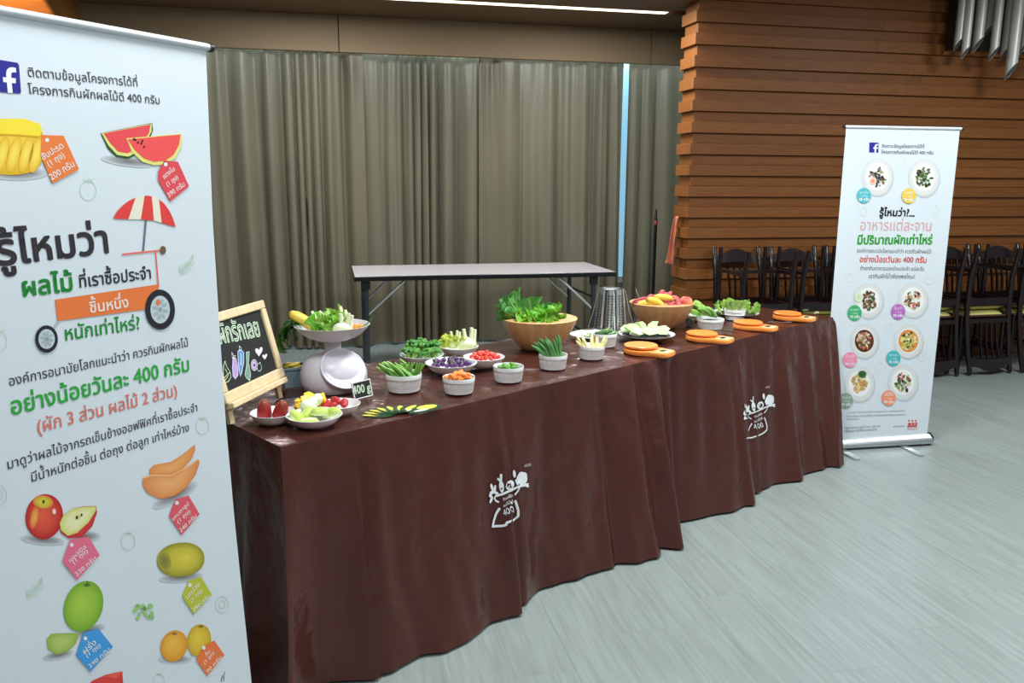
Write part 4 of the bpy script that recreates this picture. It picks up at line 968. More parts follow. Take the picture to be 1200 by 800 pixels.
# hanging greens at left
hl = leaf_mesh(.17, .05, (58, 110, 50), (120, 160, 96), bend=2.0, ruffle=.10, cup=.2, seed=3)
hm = [leaf_mesh(.14+.02*i, .040+.006*i, (56+10*i, 104+10*i, 48), (130, 168, 100), bend=2.6, ruffle=.12, cup=.2, seed=i).mesh('leaf', LEAF, True, None) for i in range(3)]
rzl = math.atan2(rx.y, rx.x)
many(hm, 'drooping_leaf', 12, lambda i: (KB(-.72+.06*R_.uniform(-1, 1), -.1+.08*i-.25, 1.0), orient(-rx*R_.uniform(.7, 1)+ry*R_.uniform(-.5, .4)+Vector((0, 0, R_.uniform(.2, .8))), (0, 0, -1)), R_.uniform(.75, 1.0)), 'dark green leaf drooping over the left rim of the scale bowl', 'leaf', 'greens hanging from the scale bowl')
# frilly lettuce leaves filling the bowl
fl = [leaf_mesh(.085, .085, (112+14*i, 190, 54+8*i), (214, 232, 150), bend=1.2, ruffle=.20, rf=4.6, cup=.5, seed=20+i, nu=26, nv=14).mesh('leaf', LEAF, True, None) for i in range(4)]
many(fl, 'lettuce_leaf', 16, lambda i: (KB(-.35+.5*R_.random(), -.5+.9*R_.random(), .35+.35*R_.random()), (R_.uniform(-.9, .6), R_.uniform(-.6, .6), R_.uniform(0, 6.3)), R_.uniform(.7, 1.05)), 'small frilly green lettuce leaf in the middle of the scale bowl', 'lettuce leaf', 'lettuce leaves in the scale bowl')
# pale stalks
ce = [mk(stick_mesh(.10, .0085, (206, 224, 150), (226, 234, 184), bend=.004, seed=i), 'stalk') for i in range(2)]
SP = [(-.40, .30, .3, -.35), (-.22, .32, .3, -.30), (.20, .38, .35, -.05), (.34, .2, .35, -.03), (.14, .30, .55, .05)]
many(ce, 'celery_stalk', 5, lambda i: (KB(*SP[i][:3]), (-.1, SP[i][3], rzl), (1, 1, .9)), 'pale cut celery stalk standing up out of the scale bowl', 'celery stalk', 'stalks in the scale bowl')
# fennel like bulb with cut stems
b = MB(); b.blob((0, 0, 0), .038, .026, .026, 20, 12, colf=lambda p: C3(interp((214, 224, 150), (244, 244, 222), .5+.5*p.z)), fn=lambda q, p: Vector((q.x*(1+.06*math.sin(8*math.atan2(p.y, p.z))), q.y, q.z)))
for dx, L_, lean in ((-.002, .058, -.05), (.018, .060, .12), (.026, .052, .22)): b.tube([(dx, 0, .008), (dx+lean*.03, 0, .03), (dx+lean*L_, 0, L_)], [.012, .008, .0065], 10, col=C3((236, 238, 200)))
fen = b.obj('fennel_bulb', VEG, None, True, 50); item(fen, KB(.36, -.38, .86), (0, 0, rzl), 'pale fennel bulb with cut stems at the right of the scale bowl', 'vegetable', None)
b = MB(); b.blob((0, 0, 0), .034, .034, .020, 16, 10, colf=lambda p: C3((240, 142, 66))); o = b.obj('orange_slice', VEG, None, True, None); item(o, KB(.62, .10, .62), (.3, -.4, 0), 'orange cut pumpkin piece at the right side inside the scale bowl', 'vegetable', None)
ch = [mk(stick_mesh(.11, .0022, (90, 150, 60), (60, 130, 50), bend=.01, seed=i), 'shoot') for i in range(2)]
SH = [(.02, .3, .6, -.30), (.10, .2, .7, .1), (.72, -.1, .85, .9)]
many(ch, 'green_shoot', 3, lambda i: (KB(*SH[i][:3]), (-.1, SH[i][3], rzl), (1, 1, .65)), 'thin green shoot poking out of the scale bowl', 'green shoot', 'thin shoots in the scale bowl')

# ---- clover dishes ----------------------------------------------------
def lobe_prof(r, h): return [(0, 0), (.45*r, 0), (.62*r, .06*h), (.84*r, .45*h), (.96*r, .85*h), (1.0*r, h), (.985*r, 1.02*h), (.955*r, .97*h), (.86*r, .55*h), (.66*r, .2*h), (.4*r, .12*h), (0, .11*h)]
def on_tab(px0, px1, yb, h=0):
    P0 = Q((px0+px1)/2, yb, Z); r = M(px1-px0, P0)/2; aw = Vector((P0.x, P0.y, 0)).normalized(); return P0+aw*r*.55, r
tri = [on_tab(294, 347, 499), on_tab(336, 402, 503), on_tab(374, 423, 488)]
b = MB(); t0 = tri[1][0]
tr_ = thing('divided_dish', 'white three-lobed clover dish of fruit at the near corner of the table', 'dish', (t0.x, t0.y, Z))
for P0, r in tri: b = MB(); b.lathe(lobe_prof(r, .036), 48, at=(P0.x-t0.x, P0.y-t0.y, 0)); b.obj('lobe', PORC, tr_)
# rose apples
def ra_fn(q, p): 
    t = (p.z+1)/2; k = (1.0-.34*t)*max(1-p.z*p.z, 1e-4)**-.20*.96; return Vector((q.x*k*(1+.04*math.sin(5*math.atan2(p.y, p.x))), q.y*k*(1+.04*math.sin(5*math.atan2(p.y, p.x))), q.z))
RAM = []
for s_ in range(2):
    b = MB(); b.blob((0, 0, 0), .0255, .0255, .036, 24, 14, fn=ra_fn, colf=lambda p: C3(interp((156, 34, 36), (128, 62, 36), min(1, max(0, p.z+.1)**1.5*(.75+.5*math.sin(9*math.atan2(p.y, p.x)))))))
    RAM.append(b.mesh('rose_apple', VEG, True, None))
P0, r = tri[0]
for i, (a, c, rot, lb) in enumerate(((-.36, -.05, (0, .03, 0), 'standing dark red rose apple, left one in the clover dish'), (.40, -.12, (.05, .30, 0), 'tilted dark red rose apple, right one in the left lobe of the clover dish'))):
    o = bpy.data.objects.new('rose_apple', RAM[i]); COL.objects.link(o); item(o, P0+rx*r*a+ry*r*c+Vector((0, 0, .041)), rot, lb, 'rose apple', 'rose apples in the clover dish'); o.scale = (1.15, 1.15, 1.02)
# guava wedges
gw = []
for s_ in range(3):
    b = MB(); b.blob((0, 0, 0), .034, .021, .020, 18, 10, fn=lambda q, p: Vector((q.x, q.y, q.z if q.z > -.004 else -.004+q.z*.12)), colf=lambda p: C3(interp((236, 242, 196), (186, 210, 92), sm(-.2, .25, p.z)))); gw.append(b.mesh('guava_wedge', VEG, True, 60))
P0, r = tri[1]
GP = [(-.55, -.2, .026, (.5, .9, .2)), (-.25, .15, .034, (1.1, -.3, 1.2)), (.25, -.05, .040, (-.1, .15, .3)), (.60, .10, .036, (.1, -.3, -.5)), (-.1, -.45, .022, (2.4, .2, .5)), (.2, .5, .026, (.3, .2, 1.9))]
many(gw, 'guava_wedge', 6, lambda i: (P0+rx*r*GP[i][0]+ry*r*GP[i][1]+Vector((0, 0, GP[i][2])), GP[i][3], 1.05), 'pale green guava wedge in the front lobe of the clover dish', 'guava', 'guava wedges in the clover dish')
b = MB(); b.blob((0, 0, 0), .028, .018, .022, 16, 10, colf=lambda p: C3((240, 244, 214))); m_ = b.mesh('cut_guava', VEG, True, None)
P0, r = tri[1]; many([m_], 'cut_guava', 3, lambda i: (P0+rx*r*(-.30+.1*i)+ry*r*(.35+.25*i)+Vector((0, 0, .052+.006*i)), (.3*i, .4, i), 1), 'white inside of a cut guava at the middle of the clover dish', 'guava', 'cut guava halves')
# pineapple chunks behind
pc = []
for s_ in range(3):
    b = MB(); a = R_.uniform(.9, 1.2); b.prism([(-.018, -.006), (0, -.014*a), (.018, -.006), (.010, .012*a), (-.010, .012)], -.009, .010, col=C3((246, 212, 60))); pc.append(b.mesh('pineapple_chunk', VEG, True, 30))
cP = (tri[0][0]+tri[1][0]+tri[2][0])/3
many(pc, 'pineapple_chunk', 16, lambda i: (cP+rx*(-.045+.085*R_.random())+ry*(.015+.055*R_.random())+Vector((0, 0, .03+.030*(i/16)+.004)), (R_.uniform(-1, 1), R_.uniform(-1, 1), R_.uniform(0, 6)), 1.05), 'bright yellow pineapple chunk heaped behind the rose apples', 'pineapple', 'pineapple chunks in the clover dish')
# dragonfruit-red rose apple slices right lobe
P0, r = tri[2]
RP = [(-.75, .1, .035, (1.3, .5, .4)), (-.2, .2, .040, (1.4, .9, .2)), (.25, -.15, .038, (1.5, 1.0, -.1)), (-.5, -.35, .03, (1.2, .3, 1.0))]
rs_ = []
b = MB(); b.blob((0, 0, 0), .018, .018, .036, 16, 12, fn=ra_fn, colf=lambda p: C3(interp((186, 50, 56), (214, 130, 90), max(0, -p.z)**3))); m_ = b.mesh('red_rose_apple', VEG, True, None)
many([m_], 'red_rose_apple', 4, lambda i: (P0+rx*r*RP[i][0]+ry*r*RP[i][1]+Vector((0, 0, RP[i][2])), RP[i][3], 1.0), 'slim red rose apple lying in the right lobe of the clover dish', 'rose apple', 'slim rose apples in the clover dish')

# small chalk sign
sp = Q(426, 466, Z); us = (Q(438, 463, ZT)-Q(415, 469, ZT)).normalized(); vsn = (Vector((0, 0, 1))-Vector((us.y, -us.x, 0))*.22).normalized(); 
ps = Plane(sp, us, vsn); sg = thing('chalk_sign', 'small black chalk sign with a white border reading 400 g.', 'sign', (sp.x, sp.y, Z))
sw, sh = M(28, sp), M(20.5, sp); m4 = Matrix(((us.x, vsn.x, ps.n.x, 0), (us.y, vsn.y, ps.n.y, 0), (us.z, vsn.z, ps.n.z, 0), (0, 0, 0, 1)))
for a0, a1, v0, v1 in ((-sw/2, sw/2, 0, .004), (-sw/2, sw/2, sh-.004, sh), (-sw/2, -sw/2+.004, .004, sh-.004), (sw/2-.004, sw/2, .004, sh-.004)):
    b = MB(); b.box(a0, a1, v0, v1, -.002, .003, mtx=m4); b.obj('border', mat('sign_border', (226, 228, 226), rough=.5), sg, False)
b = MB(); b.box(-sw/2+.003, sw/2-.003, .003, sh-.003, -.002, .0015, mtx=m4); b.obj('slate', mat('chalk_slate'), sg, False)
b = MB(); b.box(-.012, .012, -.001, .004, -.03, .002, mtx=Matrix.Translation((0, 0, .001)) @ m4.copy()); b.obj('foot', DKP, sg, False)
P = Print(ps, .0018, .0002); P.text('400 g.', (413.5, 462.5), (436, 457.2), (200, 224, 190), .05, 1, 1.15)
P.mb.v = [tuple(Vector(v)-sg.location) for v in P.mb.v]; P.obj('chalk_lettering', sg, mat('chalk'))

# grey-blue plastic tub with yellow slices behind the easel
P0 = Q(343, 455, Z)+Vector((0, .05, 0)); 
tb = thing('plastic_tub', 'grey-blue clear plastic tub of yellow slices between easel and kitchen scale', 'tub', (P0.x, P0.y, Z), .3)
tubm = mat('tub_plastic', (120, 142, 152), rough=.2, spec=.6, noise=.04)
b = MB(); q = .9
def rect(w, d_, z): return [(-w, -d_, z), (w, -d_, z), (w, d_, z), (-w, d_, z)]
vs = rect(.040, .034, 0)+rect(.050, .043, .075)+rect(.047, .040, .075)+rect(.037, .031, .004)
b.add(vs, [(3, 2, 1, 0)]+[(r*4+k, r*4+(k+1) % 4, r*4+4+(k+1) % 4, r*4+4+k) for r in range(3) for k in range(4)]+[(12, 13, 14, 15)]); b.obj('tub_wall', tubm, tb, False)
b = MB(); b.add(rect(.053, .046, .070)+rect(.053, .046, .078)+rect(.046, .039, .078)+rect(.046, .039, .070), [(r*4+k, r*4+(k+1) % 4, (r*4+4) % 16+(k+1) % 4, (r*4+4) % 16+k) for r in range(4) for k in range(4)]); b.obj('tub_rim', tubm, tb, False)
b = MB(); b.blob((0, 0, 0), .026, .012, .006, 12, 8, col=C3((240, 208, 80))); m_ = b.mesh('mango_slice', VEG, True, None)
many([m_], 'mango_slice', 7, lambda i: (Vector((P0.x, P0.y, Z))+Vector((R_.uniform(-.02, .02), R_.uniform(-.015, .015), .068+.003*i)), (R_.uniform(-.3, .3), R_.uniform(-.2, .2), R_.uniform(-.5, .9)), 1), 'yellow mango slice in the grey-blue tub', 'mango', 'mango slices in the tub')

# fanned leaflets
lc = Q(455, 486, Z)
lp0 = [(425, 486), (440, 479), (456, 475), (474, 472), (513, 474)]
for i in range(8):
    t = i/7; tip = Q(421+14*t+72*t**2*1.08, 486.5-9*t-5.5*math.sin(PI*t)*.8+.5*t, Z); root = Q(474-12*(1-t), 486.5-1.5*t, Z)
    L_ = (tip-root).length; a = math.atan2((tip-root).y, (tip-root).x)
    b = MB(); n = 12; w = .030
    def outl(k, sc=1.0, c=.55): u = k; return math.sin(PI*min(1, u**.75))**.8*w*sc
    up = [(u_*L_, outl(u_)) for u_ in [j/n for j in range(n+1)]]; dn = [(x, -y*.8) for x, y in reversed(up[1:-1])]
    if i == 7: up = [(0, -.028), (L_*.3, .012), (L_, .030), (L_*1.04, -.026), (L_*.45, -.036)]; dn = []
    b.prism(up+dn, 0, .0009)
    o = b.obj('leaflet', mat('leaflet_green', (38, 74, 46), rough=.22, spec=.6, noise=.15, nscale=40), None, False)
    item(o, Vector((root.x, root.y, Z+.001+i*.0012)), (.012*i, 0, a), ['lowest dark green leaflet of the fan, at its left end', 'second dark green leaflet from the left of the fan', 'third dark green leaflet from the left of the fan', 'fourth dark green leaflet from the left of the fan', 'fifth leaflet of the fan, yellow streaks', 'sixth leaflet of the fan, yellow streaks', 'leaflet just under the topmost one of the fan', 'topmost leaflet of the fan with a large yellow oval, lying to the right'][i], 'leaflet', 'fanned leaflets on the table edge')
    b = MB(); 
    def el(cx, cy, rx_, ry_, col, z, n=16): b.add([(cx, cy, z)]+[(cx+rx_*math.cos(2*PI*k/n), cy+ry_*math.sin(2*PI*k/n), z) for k in range(n)], [(0, 1+k, 1+(k+1) % n) for k in range(n)], C3(col))
    if i == 7: el(L_*.68, .002, L_*.30, .019, (240, 206, 70), .00105); el(L_*.42, -.018, L_*.22, .007, (214, 230, 232), .00108)
    else: el(L_*.58, .005, L_*.34, .010, (226, 204, 70), .00105); el(L_*.30, -.006, L_*.16, .005, (226, 226, 206), .0011); el(L_*.15, .002, L_*.07, .004, (60, 44, 40), .0011)
    b.obj('printed_artwork', mat('print_ink'), o, False)

# ---- ramekins ---------------------------------------------------------
def inside(t, w, a, c, h): return t.location+rx*(w*a)+ry*(w*c)+Vector((0, 0, w/.060*.052*1.14*h))
t, w = ramekin(452, 495, 461, 'ribbed white ramekin of green beans, nearest the kitchen scale')
gb = [mk(stick_mesh(.085, .0048, (96, 150, 60), (140, 190, 84), bend=.006, seed=i), 'green_bean') for i in range(3)]
gb += [mk(stick_mesh(.085, .0050, (176, 206, 120), (128, 184, 76), bend=-.004, seed=9), 'green_bean')]
def pl_(i):
    a = -.8+1.55*(i % 11)/10; c = -.35+.35*(i//11)+R_.uniform(-.1, .1); return (inside(t, w, a*.75+.25, c, .45), (R_.uniform(-.15, .15), -.75+R_.uniform(-.15, .15), rzl), R_.uniform(1.0, 1.28))
many(gb, 'green_bean', 24, pl_, 'cut green bean leaning left in the ramekin beside the kitchen scale', 'green bean', 'green beans in the near ramekin')
many(gb, 'green_bean', 8, lambda i: (inside(t, w, .0+.08*i, -.1+.05*i, .5), (.1, .15+.06*i, rzl), .92), 'short green bean leaning right in the ramekin beside the kitchen scale', 'green bean', 'green beans in the near ramekin')
t, w = ramekin(518.5, 557, 463, 'ribbed white ramekin heaped with orange carrot sticks')
b = MB(); b.box(-.016, .016, -.0065, .0065, -.005, .005, bev=.0012, col=C3((240, 140, 66))); m1 = b.mesh('carrot_piece', VEG, False)
def heapf(t, w, h0, h1, rr=.72, rnd=.5):
    def f(i):
        a = R_.uniform(0, 2*PI); r = rr*math.sqrt(R_.random()); hh = h0+(h1-h0)*(1-r*r)*R_.uniform(.55, 1)
        return (inside(t, w, r*math.cos(a), r*math.sin(a), hh), (R_.uniform(-rnd, rnd), R_.uniform(-rnd, rnd), R_.uniform(0, 6.3)), R_.uniform(.85, 1.1))
    return f
many([m1], 'carrot_piece', 34, heapf(t, w, .62, 1.35), 'orange carrot stick in the heaped ramekin', 'carrot', 'carrot sticks in the ramekin')
t, w = ramekin(577.5, 614, 449, 'ribbed white ramekin with chopped green onions, in front of the tomatoes')
b = MB(); b.tube([(-.008, 0, 0), (.008, 0, 0)], [.0055, .0055], 8, col=C3((104, 166, 66))); m1 = b.mesh('chopped_green', VEG, True, 40)
many([m1], 'chopped_green', 26, heapf(t, w, .70, 1.12, .6, .8), 'short chopped green vegetable piece in the ramekin', 'vegetable', 'chopped greens in the ramekin')
t, w = ramekin(630.5, 665, 434, 'ribbed white ramekin of dark green okra before the big lettuce bowl')
ok = [mk(stick_mesh(.09, .0055, (104, 150, 84), (70, 124, 66), bend=.005, tip=.25, seed=i), 'okra') for i in range(3)]
many(ok, 'okra_pod', 16, lambda i: (inside(t, w, -.2+.7*(i % 8)/8, -.3+.4*(i//8), .45), (R_.uniform(-.2, .1), -.78+.10*(i % 8)+R_.uniform(-.1, .1), rzl), R_.uniform(.95, 1.35)), 'slender dark green okra pod standing in the ramekin', 'okra', 'okra pods in the ramekin')
b = MB(); b.blob((0, 0, 0), .010, .006, .036, 12, 10, col=C3((96, 160, 56))); o = b.obj('snow_pea', VEG, None, True, None); item(o, inside(t, w, .48, -.1, .95), (0, -.75, rzl), 'broad bright green pea pod at the right of the okra ramekin', 'pea pod', None)
t, w = ramekin(677, 709, 422, 'ribbed white ramekin of pale yellow baby corn')
bc = [mk(stick_mesh(.075, .0062, (232, 222, 150), (246, 236, 170), bend=.003, tip=.3, seed=i), 'baby_corn') for i in range(2)]
many(bc, 'baby_corn', 15, lambda i: (inside(t, w, -.5+1.0*(i % 5)/4, -.4+.4*(i//5), .4), (R_.uniform(-.15, .15), -.6+1.0*(i % 5)/4+R_.uniform(-.2, .2), rzl), R_.uniform(.85, 1.2)), 'pale yellow baby corn standing in the ramekin', 'baby corn', 'baby corn in the ramekin')
# white plate + cucumber ramekin
Pp, r = on_tab(668, 722, 402); Pp = Pp+ry*.05
b = MB(); b.lathe([(0, 0), (.55*r, 0), (.62*r, .006), (1.0*r, .022), (1.0*r, .025), (.9*r, .021), (.6*r, .010), (0, .008)], 48); o = b.obj('plate', PORC, None); item(o, Pp, (0, 0, 0), 'round white plate behind the baby corn, under the cucumber ramekin\'s back edge', 'plate', None)
b = MB(); b.blob((0, 0, 0), .034, .034, .012, 18, 8, colf=lambda p: C3((226, 236, 206))); m_ = b.mesh('radish_slice', VEG, True, None)
many([m_], 'radish_slice', 3, lambda i: (Pp+rx*(-.02+.022*i)+ry*(.03-.02*i)+Vector((0, 0, .022+.008*i)), (.15, -.1, i), .9), 'pale round vegetable slice on the plate behind the baby corn', 'vegetable', 'pale slices on the plate')
t, w = ramekin(690.5, 723, 407.5, 'ribbed white ramekin of cucumber slices beside the steel basket')
cu_ = [mk(stick_mesh(.055, .008, (60, 110, 56), (130, 170, 100), bend=.004, tip=.5, seed=i), 'cucumber_piece') for i in range(2)]
many(cu_, 'cucumber_piece', 9, lambda i: (inside(t, w, -.6+.13*i, R_.uniform(-.4, .4), .88), (R_.uniform(-.2, .2), 1.2+R_.uniform(-.2, .3), rzl+R_.uniform(-.5, .5)), .85), 'dark green cucumber piece lying in the ramekin', 'cucumber', 'cucumber pieces in the ramekin')
t, w = ramekin(816, 848, 386.5, 'wide low white ramekin of sliced cucumbers right of the fruit bowl'); t.scale.z *= .75
many(gb, 'cucumber_slice', 14, lambda i: (inside(t, w, .5-.07*i+R_.uniform(-.1, .1), R_.uniform(-.5, .5), .85+.02*i), (R_.uniform(-.2, .2), -1.05+R_.uniform(-.15, .15), rzl+R_.uniform(-.25, .25)), (2.0, 1.6, 1.0)), 'long green cucumber slice in the low ramekin right of the fruit bowl', 'cucumber', 'long cucumber slices')
t, w = ramekin(848, 873, 375.5, 'ribbed white ramekin of romaine hearts in front of the white plate')
rl = [leaf_mesh(.095, .035, (166, 204, 96), (226, 236, 190), bend=.35, ruffle=.06, cup=.7, rib=.45, seed=i, stem=.3).mesh('leaf', LEAF, True, None) for i in range(3)]
many(rl, 'romaine_leaf', 9, lambda i: (inside(t, w, -.5+.12*i, -.2+.1*(i % 3), .5), (.15, -.45+.09*i, rzl+R_.uniform(-.4, .4)), .95), 'pale romaine stalk standing in the ramekin', 'romaine leaf', 'romaine stalks in the ramekin')

# ---- second clover dish (four lobes) ----------------------------------
qd = [on_tab(469, 520, 430), on_tab(498, 560, 441), on_tab(542, 592, 433), on_tab(513, 561, 421)]
qd[0] = (qd[0][0]+ry*.0, qd[0][1]*1.03); qd[3] = (qd[3][0]+ry*.03, qd[3][1])
t0 = qd[1][0]; qt = thing('divided_dish', 'white four-lobed clover dish of broccoli, fennel, eggplants and tomatoes', 'dish', (t0.x, t0.y, Z))
LH = .042
for P0, r in qd: b = MB(); b.lathe(lobe_prof(r, LH), 48, at=(P0.x-t0.x, P0.y-t0.y, .004)); b.obj('lobe', PORC, qt)
# wire rack under it
b = MB(); rk = bpy.data.objects.new('r', None); 
cen = (qd[0][0]+qd[1][0]+qd[2][0]+qd[3][0])/4; cen.z = 0
wr_ = thing('wire_rack', 'thin chrome wire rack under the four-lobed dish', 'rack', (cen.x, cen.y, Z))
for i in range(9): b = MB(); b.tube([(-.115+.0*i, -.10+.025*i, .0015), (.115, -.10+.025*i, .0015)], .0015, 6); b.obj('wire', ALU, wr_)
b = MB(); b.tube([(-.115, -.10, .0015), (.115, -.10, .0015), (.115, .10, .0015), (-.115, .10, .0015), (-.115, -.10, .0015)], .002, 6); b.obj('rim_wire', ALU, wr_)
# broccoli florets
def broc(seed):
    rr = random.Random(seed); b = MB(); b.tube([(0, 0, -.018), (0, 0, .0), (0, 0, .010)], [.006, .007, .011], 8, col=C3((150, 186, 96)))
    for i in range(34):
        a = rr.uniform(0, 6.28); th = rr.uniform(0, 1.5); q = Vector((math.sin(th)*math.cos(a)*.018, math.sin(th)*math.sin(a)*.018, .010+.012*math.cos(th)))
        g = rr.uniform(-14, 22); rad = rr.uniform(.0042, .0068)
        b.blob(q, rad, rad, rad*.9, 7, 5, fn=lambda q_, p: q_*(1+.22*rr.uniform(-1, 1)), col=C3((84+g, 144+g, 62)))
    return b.mesh('broccoli_floret', VEG, False)
bm_ = [broc(i) for i in range(4)]
P0, r = qd[0]; BP = [(0, 0), (-.55, 0), (.5, .1), (-.2, .5), (.25, .55), (-.3, -.5), (.3, -.5), (.65, -.3), (-.6, -.35), (.6, .5)]
many(bm_, 'broccoli_floret', 14, lambda i: (P0+rx*r*(BP[i % 10][0]*.95+(.1 if i > 9 else 0))+ry*r*BP[i % 10][1]*.9+Vector((0, 0, .045+(.024 if i > 9 or i == 0 else 0)+R_.uniform(-.003, .003))), (R_.uniform(-.4, .4), R_.uniform(-.4, .4), R_.uniform(0, 6)), 1.42), 'dark green broccoli floret in the left lobe of the clover dish', 'broccoli', 'broccoli florets')
# fennel / pale vegetables
P0, r = qd[3]
for a, c, h, s_, lb in ((.40, -.1, .056, 1.2, 'large pale fennel bulb at the back right of the clover dish'), (-.28, .15, .054, .95, 'smaller pale fennel bulb at the back of the clover dish')):
    o = bpy.data.objects.new('fennel_bulb', fen.data); COL.objects.link(o); item(o, P0+rx*r*a+ry*r*c+Vector((0, 0, h)), (0, -.1, rzl), lb, 'vegetable', 'fennel bulbs in the clover dish'); o.scale = (s_, s_, s_)
yl = [leaf_mesh(.06, .045, (206, 216, 90), (240, 242, 210), bend=.9, ruffle=.22, rf=7, cup=.6, seed=40+i).mesh('leaf', LEAF, True, None) for i in range(3)]
many(yl, 'cabbage_leaf', 13, lambda i: (P0+rx*r*(-.85+.09*i)+ry*r*(-.35+.5*R_.random())+Vector((0, 0, .038)), (R_.uniform(-.7, .3), R_.uniform(-.7, .4), R_.uniform(0, 6.28)), R_.uniform(.8, 1.1)), 'pale yellow-green leaf between the broccoli and the fennel', 'cabbage leaf', 'pale leaves in the clover dish')
# purple eggplants
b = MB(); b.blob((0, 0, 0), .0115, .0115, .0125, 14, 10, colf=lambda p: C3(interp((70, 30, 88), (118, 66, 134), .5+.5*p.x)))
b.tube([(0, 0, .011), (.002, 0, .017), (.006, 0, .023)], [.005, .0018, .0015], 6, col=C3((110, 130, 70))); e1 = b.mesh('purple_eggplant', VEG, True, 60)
P0, r = qd[1]
def ep(i):
    a = R_.uniform(0, 6.28); q = .74*math.sqrt((i+.5)/34); return (P0+rx*r*q*math.cos(a+i*2.4)+ry*r*q*math.sin(a+i*2.4)*.9+Vector((0, 0, .030+.026*(1-q*q)*(1 if i % 2 else .55))), (R_.uniform(-.9, .9), R_.uniform(-.9, .9), R_.uniform(0, 6)), R_.uniform(.8, 1.05))
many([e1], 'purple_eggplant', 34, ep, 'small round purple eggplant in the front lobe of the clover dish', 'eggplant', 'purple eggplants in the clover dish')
# tomatoes
tmt = [ball_mesh('cherry_tomato', c, (226, 70, 56), .0095, .0095, .013, 12, 8, mt=mat('tomato_skin', vcol=True, rough=.2, spec=.6, rnd=.12)) for c in ((206, 50, 48), (226, 84, 60))]
P0, r = qd[2]
def tp(i):
    q = .66*math.sqrt((i+.5)/36); a = i*2.4; return (P0+rx*r*q*math.cos(a)+ry*r*q*math.sin(a)+Vector((0, 0, .028+.032*(1-q*q)*(1 if i % 3 else .6))), (R_.uniform(0, 3), R_.uniform(0, 3), 0), R_.uniform(.85, 1.1))
many(tmt, 'cherry_tomato', 38, tp, 'red cherry tomato in the right lobe of the clover dish', 'tomato', 'cherry tomatoes in the clover dish')

# ---- big wooden bowls --------------------------------------------------
WB = mat('bamboo_bowl', (216, 170, 116), rough=.38, spec=.45, noise=.12, nscale=6, stretch=(6, 6, .5))
WB2 = mat('bamboo_stripe', (209, 162, 108), rough=.4, noise=.12, nscale=6, stretch=(6, 6, .5))
def wood_bowl(pxl, pxr, yrim, ybase, label):
    Pb = Q((pxl+pxr)/2-2, ybase, Z); 
    r = M(pxr-pxl, Pb+Vector((0, 0, .18)))/2; aw = Vector((Pb.x, Pb.y, 0)).normalized(); Pb = Pb+aw*r*.42
    r = M(pxr-pxl, Pb+Vector((0, 0, .18)))/2
    dd = ray((pxl+pxr)/2, yrim); k = math.hypot(Pb.x, Pb.y)/math.hypot(dd.x, dd.y); h = CC.z+dd.z*k-Z
    t = thing('wooden_bowl', label, 'bowl', (Pb.x, Pb.y, Z))
    pr = [(0, 0), (.44, 0), (.48, .015), (.60, .16), (.76, .42), (.885, .70), (.97, .95), (.985, 1.0)]; inn = [(.985, 1.0), (.965, 1.005), (.945, .96), (.865, .68), (.73, .40), (.55, .18), (.3, .08), (0, .07)]
    # outside built of upright staves
    NS = 36
    for sset, m_ in ((0, WB), (1, WB2)):
        b = MB()
        for s_ in range(sset, NS, 2):
            a0, a1 = 2*PI*s_/NS, 2*PI*(s_+1)/NS; vs = []
            for rr_, zz in pr[1:]:
                for j in range(3): a = a0+(a1-a0)*j/2; vs.append((rr_*r*math.cos(a), rr_*r*math.sin(a), zz*h))
            b.add(vs, [(i*3+j, i*3+j+1, i*3+j+4, i*3+j+3) for i in range(len(pr)-2) for j in range(2)])
        o = b.obj('staves', m_, t, True, None); o['kind'] = 'stuff'
    b = MB(); b.lathe([(a*r, c*h) for a, c in inn], 72); b.obj('inner_bowl', WB, t)
    b = MB(); b.lathe([(.0, 0), (.44*r, 0), (.44*r, .004)], 48); b.obj('base', WB, t)
    return t, Pb, r, h
wt, wp, wr2, wh = wood_bowl(587, 679, 372, 411, 'large pale wooden bowl of leafy greens on the near table')
def WBp(a, c, h): return wp+rx*(a*wr2)+ry*(c*wr2)+Vector((0, 0, wh*h))
def head(name, label, at, rot, meshes, spec, cat, group=None, sc=1):
    t = thing(name, label, cat, at, 0, group); t.rotation_euler = rot; t.scale = (sc,)*3
    for i, (tilt, az, s_) in enumerate(spec):
        o = bpy.data.objects.new('leaf', meshes[i % len(meshes)]); COL.objects.link(o); o.parent = t
        o.matrix_local = Matrix.Rotation(az, 4, 'Z') @ Matrix.Rotation(tilt, 4, 'X') @ Matrix.Scale(s_, 4)
    return t
cosm = [leaf_mesh(.20, .075, (70+8*i, 134+8*i, 58), (196, 220, 160), bend=.55, ruffle=.08, rf=8, cup=.55, rib=.16, seed=50+i, stem=.35, nu=20).mesh('leaf', LEAF, True, None) for i in range(3)]
head('cos_lettuce', 'long dark green cos lettuce leaning over the left rim of the wooden bowl', WBp(-.15, .05, .75), (.1, -1.05, rzl), cosm, [(.10+.05*(i % 4), i*.9, 1.0-.05*(i % 3)) for i in range(9)], 'lettuce')
head('cos_lettuce', 'dark green leafy choy bunch behind the cos lettuce at the left of the wooden bowl', WBp(-.30, .30, .72), (.0, -.62, rzl), cosm, [(.12+.06*(i % 3), i*1.1+.5, .92) for i in range(7)], 'lettuce')
chm = [leaf_mesh(.17, .10, (84+6*i, 148+6*i, 72), (180, 210, 150), bend=.5, ruffle=.05, rf=5, cup=.35, rib=.10, seed=60+i, stem=.35, shape=.6).mesh('leaf', LEAF, True, None) for i in range(2)]
head('choy_bunch', 'broad-leaved green choy standing in the middle back of the wooden bowl', WBp(-.10, .45, .60), (-.05, -.20, rzl), chm, [(.1, 0, .95), (.25, 2.1, .9), (.2, 4.0, .9), (.35, 1.0, .8)], 'lettuce')
